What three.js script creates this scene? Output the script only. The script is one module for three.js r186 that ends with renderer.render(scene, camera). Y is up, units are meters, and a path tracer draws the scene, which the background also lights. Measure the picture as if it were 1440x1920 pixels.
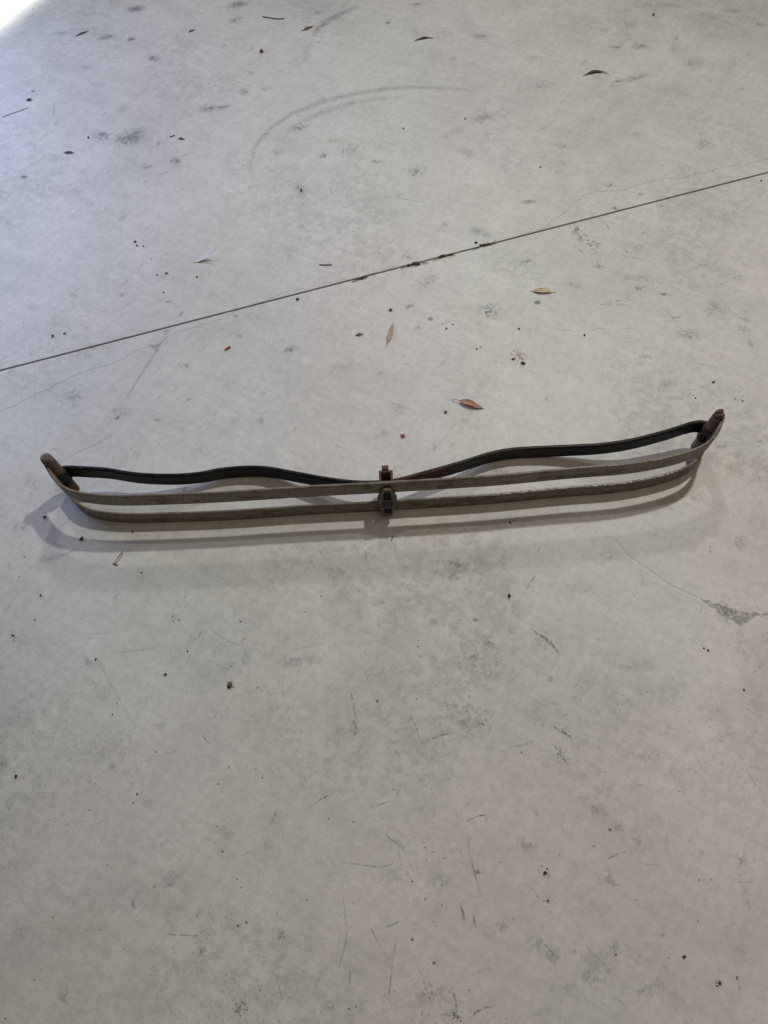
import * as THREE from 'three';
import { mergeGeometries, toCreasedNormals, mergeVertices } from 'three/addons/utils/BufferGeometryUtils.js';
import { RectAreaLightUniformsLib } from 'three/addons/lights/RectAreaLightUniformsLib.js';

// ---------------------------------------------------------------- camera, lamps, exposure
const scene = new THREE.Scene();
scene.background = new THREE.Color(0.01, 0.01, 0.0095);
const FOCAL = 1380, PITCH = 65 * Math.PI / 180, ROLL = -3 * Math.PI / 180, EYE = 1.5;
const FWD = new THREE.Vector3(0, -Math.sin(PITCH), -Math.cos(PITCH));
const R0 = new THREE.Vector3(1, 0, 0), U0 = R0.clone().cross(FWD);
const RIGHT = R0.clone().multiplyScalar(Math.cos(ROLL)).addScaledVector(U0, Math.sin(ROLL));
const UP = R0.clone().multiplyScalar(-Math.sin(ROLL)).addScaledVector(U0, Math.cos(ROLL));
const camera = new THREE.PerspectiveCamera(2 * Math.atan(960 / FOCAL) * 180 / Math.PI, 3 / 4, 0.05, 100);
camera.position.set(0, EYE, 0);
camera.quaternion.setFromRotationMatrix(new THREE.Matrix4().makeBasis(RIGHT, UP, FWD.clone().negate()));
scene.add(camera);

RectAreaLightUniformsLib.init();
function bulb(x, y, z, color, intensity, soft) {
  const l = new THREE.PointLight(color, intensity, 0, 2);
  l.position.set(x, y, z); l.castShadow = true; l.shadow.radius = soft; l.shadow.mapSize.set(2048, 2048); l.shadow.bias = -0.0005;
  scene.add(l); return l;
}
const lin = (r, g, b) => new THREE.Color().setRGB(r, g, b);
const near = new THREE.SpotLight(lin(1, 1, 0.925), 26.6, 0, 1.2, 1, 2);               // the shaded ceiling lamp nearest the bumper
near.name = 'near_ceiling_lamp'; near.position.set(1.38, 3.5, -2.38); near.target.position.set(-0.2, 0, 0.9); near.castShadow = true; near.shadow.radius = 4; scene.add(near, near.target);
bulb(0.22, 3.1, -4.25, lin(1, 0.94, 0.84), 12.5, 6).name = 'far_ceiling_lamp';
const door = new THREE.RectAreaLight(lin(0.43, 0.575, 1.0), 4.0, 1.4, 1.6);           // daylight through the doorway on the left
door.name = 'doorway_light'; door.position.set(-1.7, 0.9, -2.05); door.lookAt(-0.87, 0.7, -1.5); scene.add(door);
const overheadFill = new THREE.RectAreaLight(lin(1, 0.81, 0.6), 0.98, 4, 4);                  // added overhead fill panel that lifts the shadows, no fixture there
overheadFill.name = 'overhead_fill'; overheadFill.position.set(1.0, 3.8, 0.4); overheadFill.lookAt(1.0, 0, 0.4); scene.add(overheadFill);
const out = new THREE.SpotLight(lin(1, 0.97, 0.92), 1500, 0, 0.2015, 0.09, 2);      // sunlight on the ground outside the doorway
out.name = 'outdoor_sunlight'; out.position.set(-4, 8, -5); out.target.position.set(-2.6, 0, -3.6); scene.add(out, out.target);
out.castShadow = true; out.shadow.radius = 2;

const renderer = new THREE.WebGLRenderer({ antialias: true });
renderer.setSize(768, 1024);
renderer.toneMapping = THREE.LinearToneMapping;
renderer.toneMappingExposure = 0.97;
renderer.shadowMap.enabled = true;

// ---------------------------------------------------------------- helpers
const mulberry = (a) => () => { a |= 0; a = a + 0x6D2B79F5 | 0; let t = Math.imul(a ^ a >>> 15, 1 | a); t = t + Math.imul(t ^ t >>> 7, 61 | t) ^ t; return ((t ^ t >>> 14) >>> 0) / 4294967296; };
const rnd = mulberry(20250611);
const lerp = (a, b, t) => a + (b - a) * t, clamp01 = (v) => v < 0 ? 0 : v > 1 ? 1 : v;
const smooth = (a, b, v) => { const t = clamp01((v - a) / (b - a)); return t * t * (3 - 2 * t); };
// the floor point (x, z) that a place in the picture (1440 x 1920) shows; used to measure the place
function G(px, py, h = 0) {
  const d = FWD.clone().addScaledVector(RIGHT, (px - 720) / FOCAL).addScaledVector(UP, -(py - 960) / FOCAL);
  const t = (h - EYE) / d.y;
  return [d.x * t, d.z * t];
}
const NT = 256, lattice = new Float32Array(NT * NT);
{ const r = mulberry(77); for (let i = 0; i < lattice.length; i++) lattice[i] = r() * 2 - 1; }
function noise(x, y) {
  const xi = Math.floor(x), yi = Math.floor(y); let fx = x - xi, fy = y - yi;
  fx = fx * fx * (3 - 2 * fx); fy = fy * fy * (3 - 2 * fy);
  const x0 = xi & 255, x1 = (xi + 1) & 255, y0 = (yi & 255) << 8, y1 = ((yi + 1) & 255) << 8;
  const a = lattice[y0 + x0], b = lattice[y0 + x1], c = lattice[y1 + x0], d = lattice[y1 + x1];
  return a + (b - a) * fx + (c - a + (a - b - c + d) * fx) * fy;
}
function fbm(x, y, n) { let s = 0, a = 0.5; for (let i = 0; i < n; i++) { s += a * noise(x, y); x = x * 2.03 + 17.3; y = y * 2.03 + 5.1; a *= 0.5; } return s; }
const used = {};
function numbered(name) { const n = used[name] ?? 0; used[name] = n + 1; return n ? `${name}_${String(n).padStart(3, '0')}` : name; }
function tag(o, label, category, group) { o.userData.label = label; o.userData.category = category; if (group) o.userData.group = group; return o; }
function mesh(name, geometry, material, parent = scene) {
  const m = new THREE.Mesh(geometry, material);
  m.name = parent === scene ? numbered(name) : name; m.castShadow = m.receiveShadow = true; parent.add(m); return m;
}
function thing(name, label, category, [x, y, z], group) {
  const o = new THREE.Group(); o.name = numbered(name); o.position.set(x, y, z); tag(o, label, category, group); scene.add(o); return o;
}
function dataTexture(data, w, h, srgb) {
  const t = new THREE.DataTexture(data, w, h, THREE.RGBAFormat, THREE.UnsignedByteType);
  t.magFilter = THREE.LinearFilter; t.minFilter = THREE.LinearMipmapLinearFilter; t.generateMipmaps = true;
  t.wrapS = t.wrapT = THREE.MirroredRepeatWrapping; if (srgb) t.colorSpace = THREE.SRGBColorSpace; t.needsUpdate = true; return t;
}
const toS = (v) => 255 * (v <= 0.0031308 ? 12.92 * v : 1.055 * Math.pow(v, 1 / 2.4) - 0.055);

// ---------------------------------------------------------------- the concrete floor: what is on its surface
// a mark is stamped into one slab's map: [dark, rust, olive, sharp hole]
class Sheet {
  constructor(x0, z0, w, d, W) {
    this.x0 = x0; this.z0 = z0; this.w = w; this.d = d; this.W = W; this.H = Math.round(W * d / w); this.k = W / w;
    const n = this.W * this.H;
    this.dark = new Float32Array(n); this.rust = new Float32Array(n); this.olive = new Float32Array(n); this.hole = new Float32Array(n); this.light = new Float32Array(n);
  }
  // soft elliptical dab about (x, z): axes a, b (metres) at an angle
  dab(layer, x, z, a, b, ang, amount, edge = 1, grit = 0.6, gs = 160) {
    const m = this[layer], k = this.k, r = Math.max(a, b) * 1.25;
    const i0 = Math.max(0, Math.floor((x - r - this.x0) * k)), i1 = Math.min(this.W - 1, Math.ceil((x + r - this.x0) * k));
    const j0 = Math.max(0, Math.floor((z - r - this.z0) * k)), j1 = Math.min(this.H - 1, Math.ceil((z + r - this.z0) * k));
    const c = Math.cos(ang), s = Math.sin(ang);
    for (let j = j0; j <= j1; j++) for (let i = i0; i <= i1; i++) {
      const X = this.x0 + (i + 0.5) / k, Z = this.z0 + (j + 0.5) / k, dx = X - x, dz = Z - z;
      let q = Math.hypot((dx * c + dz * s) / a, (dz * c - dx * s) / b);
      if (q > 1.3) continue;
      q += 0.28 * fbm(X * 60 + 9, Z * 60, 2);
      let v = edge >= 1 ? Math.exp(-2.6 * q * q) - 0.05 : 1 - smooth(1 - edge, 1, q);
      if (v <= 0) continue;
      if (grit) v = v * (1 - grit) + grit * 0.95 * Math.sqrt(v) * smooth(-0.06, 0.2, 1.7 * fbm(X * gs, Z * gs + 31, 3) + 0.85 * v - 0.42);
      const at = j * this.W + i, nv = amount * v;
      m[at] = m[at] + nv * (1 - m[at]);
    }
  }
  line(layer, pts, width, amount, opt = {}) {       // pts in metres
    const { grit = 0.5, edge = 1, taper = true, gs = 220, wob = 0 } = opt;
    const m = this[layer], k = this.k, W = this.W;
    for (let n = 0; n < pts.length - 1; n++) {
      const [x0, z0] = pts[n], [x1, z1] = pts[n + 1], dx = x1 - x0, dz = z1 - z0, L2 = dx * dx + dz * dz + 1e-12, r = width * 1.3 + wob;
      const i0 = Math.max(0, Math.floor((Math.min(x0, x1) - r - this.x0) * k)), i1 = Math.min(W - 1, Math.ceil((Math.max(x0, x1) + r - this.x0) * k));
      const j0 = Math.max(0, Math.floor((Math.min(z0, z1) - r - this.z0) * k)), j1 = Math.min(this.H - 1, Math.ceil((Math.max(z0, z1) + r - this.z0) * k));
      for (let j = j0; j <= j1; j++) for (let i = i0; i <= i1; i++) {
        let X = this.x0 + (i + 0.5) / k, Z = this.z0 + (j + 0.5) / k; const X0 = X, Z0 = Z;
        if (wob) { X += wob * noise(X0 * 90, Z0 * 90 + 3); Z += wob * noise(X0 * 90 + 50, Z0 * 90); }
        const t = clamp01(((X - x0) * dx + (Z - z0) * dz) / L2), whole = (n + t) / (pts.length - 1);
        const wd = taper ? width * (0.35 + 0.65 * Math.sin(Math.PI * clamp01(0.06 + 0.88 * whole))) : width;
        const q = Math.hypot(X - x0 - dx * t, Z - z0 - dz * t) / wd;
        if (q > 1.2) continue;
        let v = edge >= 1 ? Math.exp(-2.6 * q * q) - 0.03 : 1 - smooth(1 - edge, 1, q);
        if (taper) v *= Math.min(1, 4 * Math.min(whole + 0.05, 1.05 - whole));
        if (grit) v *= clamp01(1 - grit + grit * (0.7 + 2.4 * fbm(X0 * gs, Z0 * gs + 11, 3)));
        const at = j * W + i; if (v * amount > m[at]) m[at] = v * amount;
      }
    }
  }
  poly(layer, pts, amount, grit = 0.3) {
    const m = this[layer], k = this.k, xs = pts.map((p) => p[0]), zs = pts.map((p) => p[1]);
    const i0 = Math.max(0, Math.floor((Math.min(...xs) - 0.01 - this.x0) * k)), i1 = Math.min(this.W - 1, Math.ceil((Math.max(...xs) + 0.01 - this.x0) * k));
    const j0 = Math.max(0, Math.floor((Math.min(...zs) - 0.01 - this.z0) * k)), j1 = Math.min(this.H - 1, Math.ceil((Math.max(...zs) + 0.01 - this.z0) * k));
    for (let j = j0; j <= j1; j++) for (let i = i0; i <= i1; i++) {
      const X0 = this.x0 + (i + 0.5) / k, Z0 = this.z0 + (j + 0.5) / k;
      const X = X0 + 0.006 * fbm(X0 * 80, Z0 * 80, 4), Z = Z0 + 0.006 * fbm(X0 * 80 + 40, Z0 * 80, 4);
      let inside = false;
      for (let a = 0, b = pts.length - 1; a < pts.length; b = a++) if ((pts[a][1] > Z) !== (pts[b][1] > Z) && X < (pts[b][0] - pts[a][0]) * (Z - pts[a][1]) / (pts[b][1] - pts[a][1]) + pts[a][0]) inside = !inside;
      if (inside) { const at = j * this.W + i; m[at] = Math.max(m[at], amount * clamp01(1 - grit + grit * (0.8 + 2 * fbm(X * 150, Z * 150, 3)))); }
    }
  }
}
const nearSheet = new Sheet(-1.5, -1.8, 3.1, 2.35, 2048), farSheet = new Sheet(-1.5, -3.05, 3.1, 1.95, 2048), sheets = [nearSheet, farSheet];
const scaleAt = (px, py) => { const a = G(px, py), b = G(px + 1, py); return Math.hypot(b[0] - a[0], b[1] - a[1]); };
function dab(layer, px, py, rx, ry, amount, edge = 1, grit = 0.6, turn = 0, gs = 160) {   // radii as seen in the picture
  const [x, z] = G(px, py), s = scaleAt(px, py), a = G(px, py - 1), dz = Math.abs(a[1] - z);
  if (layer === 'dark') amount *= py < 520 ? (px < 480 ? 1.35 : 1.05) : py > 1150 ? 0.85 : 1;
  for (const sh of sheets) sh.dab(layer, x, z, rx * s, ry * dz, turn, amount, edge, grit, gs);
}
function stroke(layer, pts, width, amount, opt) { const P = pts.map(([x, y]) => G(x, y)), s = scaleAt(...pts[0]); for (const sh of sheets) sh.line(layer, P, width * s, amount, opt); }
function patch(layer, pts, amount, grit) { const P = pts.map(([x, y]) => G(x, y)); for (const sh of sheets) sh.poly(layer, P, amount, grit); }
function subdivide(pts, n, amp, seed) {               // a jagged line along pts
  const r = mulberry(seed), o = [];
  for (let i = 0; i < pts.length - 1; i++) for (let k = 0; k < n; k++) { const t = k / n; o.push([lerp(pts[i][0], pts[i + 1][0], t) + (r() - 0.5) * amp, lerp(pts[i][1], pts[i + 1][1], t) + (r() - 0.5) * amp]); }
  o.push(pts[pts.length - 1]); return o;
}
// hairline cracks
const crack = (pts, w, a, seed) => stroke('hole', subdivide(pts, 4, 3.0, seed), w, a, { grit: 0.35, edge: 0.8, taper: false, wob: 0.0012 });
crack([[1440, 298], [1393, 309], [1357, 313], [1330, 321], [1297, 327], [1280, 335], [1240, 335], [1213, 340], [1187, 350], [1157, 358], [1113, 360], [1093, 366], [1083, 378], [1073, 385], [1060, 398], [1040, 410], [1027, 423], [1010, 432], [987, 437], [965, 445], [935, 454], [912, 461]], 1.0, 0.5, 1);
crack([[767, 495], [740, 500], [710, 508], [680, 522], [637, 525], [613, 530], [590, 537], [557, 544], [537, 547], [517, 554], [500, 563], [480, 568], [450, 580], [433, 589]], 1.0, 0.42, 2);
crack([[450, 580], [433, 589], [400, 602], [367, 613], [333, 622], [317, 630], [303, 643], [280, 650], [260, 655], [243, 663], [230, 674], [207, 682], [183, 690], [167, 694], [140, 705], [113, 717], [90, 731], [67, 740], [50, 748], [30, 762], [13, 767], [0, 773], [-40, 792]], 1.05, 0.5, 3);
crack([[43, 593], [50, 630], [62, 683], [68, 717], [65, 743], [53, 770]], 0.8, 0.3, 4);
stroke('dark', [[290, 663], [272, 690], [255, 718], [240, 742]], 5, 0.16, { taper: false });
stroke('hole', subdivide([[322, 628], [305, 652], [290, 663], [272, 690], [255, 718], [240, 742]], 4, 3, 9), 0.9, 0.25, { taper: false });
patch('hole', [[278, 647], [292, 645], [304, 643], [300, 655], [292, 662], [284, 654]], 0.4);
patch('hole', [[305, 620], [322, 616], [318, 625], [310, 628]], 0.3);
patch('hole', [[335, 592], [338, 584], [347, 582], [340, 592]], 0.42);
dab('dark', 442, 593, 6, 4, 0.25, 0.3, 0.2);
dab('dark', 1008, 567, 7, 4.5, 0.36, 0.25, 0.2); dab('dark', 807, 598, 6, 4, 0.3, 0.25, 0.2); dab('dark', 1032, 1273, 6, 6, 0.2, 0.3, 0.2); dab('dark', 210, 1438, 6, 6, 0.28, 0.4, 0.3);
dab('dark', 317, 565, 7, 3, 0.22, 0.3, 0.3);
// the spalled patch at the right and the trowel ridge that runs into it
patch('hole', [[1313, 1120], [1327, 1128], [1347, 1133], [1367, 1142], [1393, 1147], [1420, 1150], [1450, 1152], [1450, 1158], [1423, 1155], [1407, 1163], [1390, 1174], [1370, 1163], [1350, 1150], [1327, 1134]], 0.55, 0.75);
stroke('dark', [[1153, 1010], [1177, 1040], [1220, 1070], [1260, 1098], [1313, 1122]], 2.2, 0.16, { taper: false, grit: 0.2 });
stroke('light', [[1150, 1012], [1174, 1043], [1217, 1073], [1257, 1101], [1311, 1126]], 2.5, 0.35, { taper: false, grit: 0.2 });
stroke('dark', [[183, 1233], [205, 1280], [230, 1325], [253, 1360]], 3, 0.12, { taper: false });
stroke('light', [[270, 970], [400, 965], [520, 958]], 9, 0.12, { grit: 0.3 });
// ring mark and other broad smears on the far slab
stroke('dark', [[905, 170], [892, 169], [830, 165], [767, 163], [720, 167], [680, 173], [635, 182], [597, 193], [547, 213], [507, 240], [478, 275], [468, 310], [476, 345]], 10, 0.2, { grit: 0.4 });
stroke('dark', [[760, 181], [700, 186], [650, 196], [600, 212], [555, 234], [528, 262]], 12, 0.15, { grit: 0.5 });
stroke('dark', [[670, 12], [640, 25], [615, 38], [597, 52], [588, 68]], 13, 0.26, { grit: 0.3 });
stroke('dark', [[588, 68], [575, 95], [572, 120]], 8, 0.12, { grit: 0.3 });
for (const [x, y, rx, ry, a, g, t] of [
  [253, 17, 22, 9, 0.42, 0.2, -0.2], [113, 62, 18, 6, 0.2, 0.3, 0], [200, 70, 24, 8, 0.26, 0.3, -0.25], [287, 110, 18, 9, 0.22, 0.4, 0], [447, 8, 26, 9, 0.3, 0.3, -0.2], [440, 38, 24, 7, 0.22, 0.4, -0.4],
  [160, 125, 22, 9, 0.12, 0.4, 0], [62, 171, 7, 4, 0.35, 0.2, 0], [245, 74, 13, 5, 0.28, 0.4, -0.3], [230, 205, 16, 12, 0.14, 0.4, 0.3], [190, 255, 26, 14, 0.26, 0.6, 0.5], [245, 258, 50, 22, 0.3, 0.5, -0.4], [275, 312, 16, 8, 0.22, 0.7, 0],
  [395, 205, 34, 11, 0.26, 0.5, 0.1], [422, 200, 18, 4, 0.34, 0.3, -0.15], [330, 303, 18, 14, 0.2, 0.5, 0], [42, 332, 10, 4, 0.4, 0.6, 0], [70, 348, 8, 5, 0.2, 0.5, 0],
  [900, 68, 26, 7, 0.24, 0.4, 0.1], [782, 8, 20, 4, 0.3, 0.4, 0], [727, 43, 7, 4, 0.3, 0.4, -0.5], [597, 24, 9, 4, 0.34, 0.4, -0.3], [850, 110, 8, 6, 0.2, 0.4, 0], [885, 118, 10, 7, 0.14, 0.6, 0],
  [780, 320, 26, 16, 0.26, 0.85, 0], [705, 303, 16, 5, 0.28, 0.6, 0], [878, 285, 18, 11, 0.22, 0.6, 0.8], [905, 221, 30, 9, 0.22, 0.4, -0.3], [855, 245, 26, 8, 0.14, 0.5, -0.3], [520, 285, 20, 11, 0.2, 0.6, 0], [500, 165, 22, 8, 0.14, 0.5, -0.2],
  [560, 240, 26, 10, 0.24, 0.85, -0.6], [605, 290, 14, 9, 0.26, 0.85, -0.6], [1200, 87, 22, 9, 0.32, 0.3, 0.15], [1157, 88, 14, 4, 0.3, 0.6, 0], [1195, 145, 34, 8, 0.3, 0.5, -0.25], [1160, 152, 20, 4, 0.28, 0.4, -0.2], [1150, 162, 10, 6, 0.18, 0.6, 0],
  [1300, 118, 30, 15, 0.2, 0.5, 0], [1265, 90, 16, 10, 0.16, 0.7, -0.5], [1330, 30, 44, 12, 0.14, 0.6, 0.2], [1000, 108, 20, 8, 0.14, 0.5, 0], [1240, 10, 50, 9, 0.2, 0.5, 0.1], [1375, 20, 30, 7, 0.2, 0.5, 0.2], [1425, 46, 22, 6, 0.22, 0.6, 0.2],
  [1143, 348, 16, 7, 0.28, 0.8, 0.2], [1202, 363, 10, 4, 0.34, 0.7, 0], [1393, 166, 12, 4, 0.2, 0.4, 0], [1315, 277, 20, 8, 0.16, 0.5, -0.3], [1150, 390, 14, 6, 0.3, 0.8, 0], [990, 378, 26, 7, 0.3, 0.85, 0.1], [1025, 352, 10, 5, 0.26, 0.8, 0], [1190, 252, 34, 13, 0.12, 0.6, 0], [1010, 162, 46, 9, 0.15, 0.5, -0.15],
  [893, 433, 20, 10, 0.32, 0.4, 0.3], [912, 442, 14, 7, 0.2, 0.4, 0], [765, 482, 14, 6, 0.26, 0.5, 0.3], [563, 425, 12, 7, 0.18, 0.5, 0], [545, 655, 24, 8, 0.36, 0.7, -0.5], [768, 575, 12, 6, 0.34, 0.8, -0.4], [786, 613, 12, 6, 0.3, 0.85, 0], [920, 583, 28, 22, 0.26, 0.95, 0],
  [345, 685, 24, 10, 0.2, 0.7, 0.2], [353, 750, 10, 6, 0.34, 0.6, -0.6], [225, 775, 34, 20, 0.16, 0.6, 0], [222, 785, 12, 6, 0.26, 0.7, 0], [450, 630, 12, 8, 0.2, 0.7, 0], [712, 700, 14, 9, 0.18, 0.7, 0], [295, 787, 10, 6, 0.28, 0.7, 0], [640, 690, 40, 14, 0.12, 0.7, -0.2],
  [1190, 520, 50, 13, 0.18, 0.8, 0.2], [1197, 540, 16, 7, 0.4, 0.7, -0.5], [1243, 552, 24, 4, 0.44, 0.8, 0.05], [1293, 627, 42, 14, 0.26, 0.6, 0.05], [1345, 580, 34, 26, 0.22, 0.7, 0.6], [1390, 618, 24, 14, 0.16, 0.7, 0], [1090, 445, 24, 18, 0.26, 0.95, 0], [1110, 460, 20, 14, 0.34, 0.95, 0], [1080, 430, 12, 9, 0.3, 0.9, 0], [1122, 498, 16, 9, 0.26, 0.9, 0.3],
  [1385, 520, 20, 14, 0.14, 0.9, 0], [985, 490, 26, 9, 0.22, 0.9, 0], [1075, 535, 40, 8, 0.15, 0.7, 0.5], [1408, 645, 8, 20, 0.22, 0.8, 0], [1330, 500, 40, 8, 0.1, 0.8, 0.2],
  [40, 990, 26, 12, 0.2, 0.7, 0], [90, 1048, 26, 12, 0.18, 0.7, 0], [165, 1245, 24, 14, 0.26, 0.8, 0.5], [172, 1285, 10, 8, 0.36, 0.9, 0], [190, 1300, 36, 22, 0.14, 0.8, 0.7], [430, 1250, 26, 12, 0.18, 0.8, -0.5], [330, 1160, 12, 10, 0.26, 0.9, 0], [372, 1190, 18, 14, 0.18, 0.8, 0], [300, 1360, 22, 12, 0.14, 0.8, 0], [0, 1435, 24, 40, 0.22, 0.4, 0],
  [891, 1163, 10, 5, 0.34, 0.5, 0.6], [560, 1240, 50, 16, 0.2, 0.85, 0], [900, 1240, 70, 60, 0.12, 0.9, 0.4], [870, 1340, 70, 40, 0.16, 0.9, 0.3], [700, 1270, 60, 40, 0.08, 0.8, 0], [530, 1190, 40, 16, 0.12, 0.8, 0], [640, 1030, 40, 12, 0.12, 0.7, 0], [690, 1040, 26, 16, 0.14, 0.7, 0],
  [1390, 1200, 22, 34, 0.14, 0.8, 0], [1250, 1300, 60, 34, 0.12, 0.7, 0], [1420, 1320, 30, 60, 0.14, 0.6, 0], [1210, 1420, 60, 30, 0.12, 0.8, 0], [1080, 1100, 60, 30, 0.08, 0.8, 0.3], [1005, 1330, 34, 34, 0.12, 0.9, 0],
  [290, 1663, 16, 7, 0.4, 0.9, -0.5], [317, 1660, 12, 6, 0.36, 0.9, -0.3], [250, 1695, 6, 12, 0.34, 0.9, -0.3], [375, 1785, 12, 16, 0.3, 0.6, 0.2], [120, 1870, 16, 26, 0.24, 0.7, 0], [330, 1640, 50, 20, 0.12, 0.8, -0.4], [40, 1750, 26, 34, 0.16, 0.5, 0.5], [450, 1890, 24, 18, 0.24, 0.95, 0],
  [743, 1582, 44, 26, 0.16, 0.95, 0.7], [528, 1757, 18, 12, 0.3, 0.8, 0], [745, 1640, 60, 40, 0.1, 0.95, 0], [820, 1650, 40, 34, 0.12, 0.95, 0], [893, 1635, 12, 10, 0.34, 0.8, 0], [665, 1690, 10, 12, 0.24, 0.9, 0], [850, 1905, 24, 16, 0.5, 0.95, 0], [815, 1860, 40, 30, 0.18, 0.9, 0], [940, 1740, 26, 20, 0.2, 0.9, 0],
  [1003, 1523, 14, 10, 0.28, 0.7, 0.7], [985, 1585, 22, 16, 0.24, 0.95, 0], [1150, 1655, 20, 14, 0.22, 0.9, 0.6], [1127, 1810, 54, 70, 0.14, 0.9, 0.3], [1152, 1783, 16, 18, 0.34, 0.6, 0.5], [1077, 1785, 10, 14, 0.22, 0.9, 0], [1035, 1790, 30, 20, 0.22, 0.95, 0.7], [1095, 1830, 18, 34, 0.22, 0.9, -0.2], [1210, 1860, 50, 20, 0.18, 0.9, 0], [1000, 1770, 30, 30, 0.16, 0.95, 0], [1240, 1755, 22, 18, 0.14, 0.6, 0], [1310, 1600, 26, 18, 0.1, 0.6, 0], [1390, 1620, 16, 30, 0.26, 0.95, 0.2], [1120, 1520, 30, 20, 0.12, 0.9, 0], [1400, 1680, 18, 50, 0.14, 0.9, 0],
]) dab('dark', x, y, rx, ry, a, 1, g, t);
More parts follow.
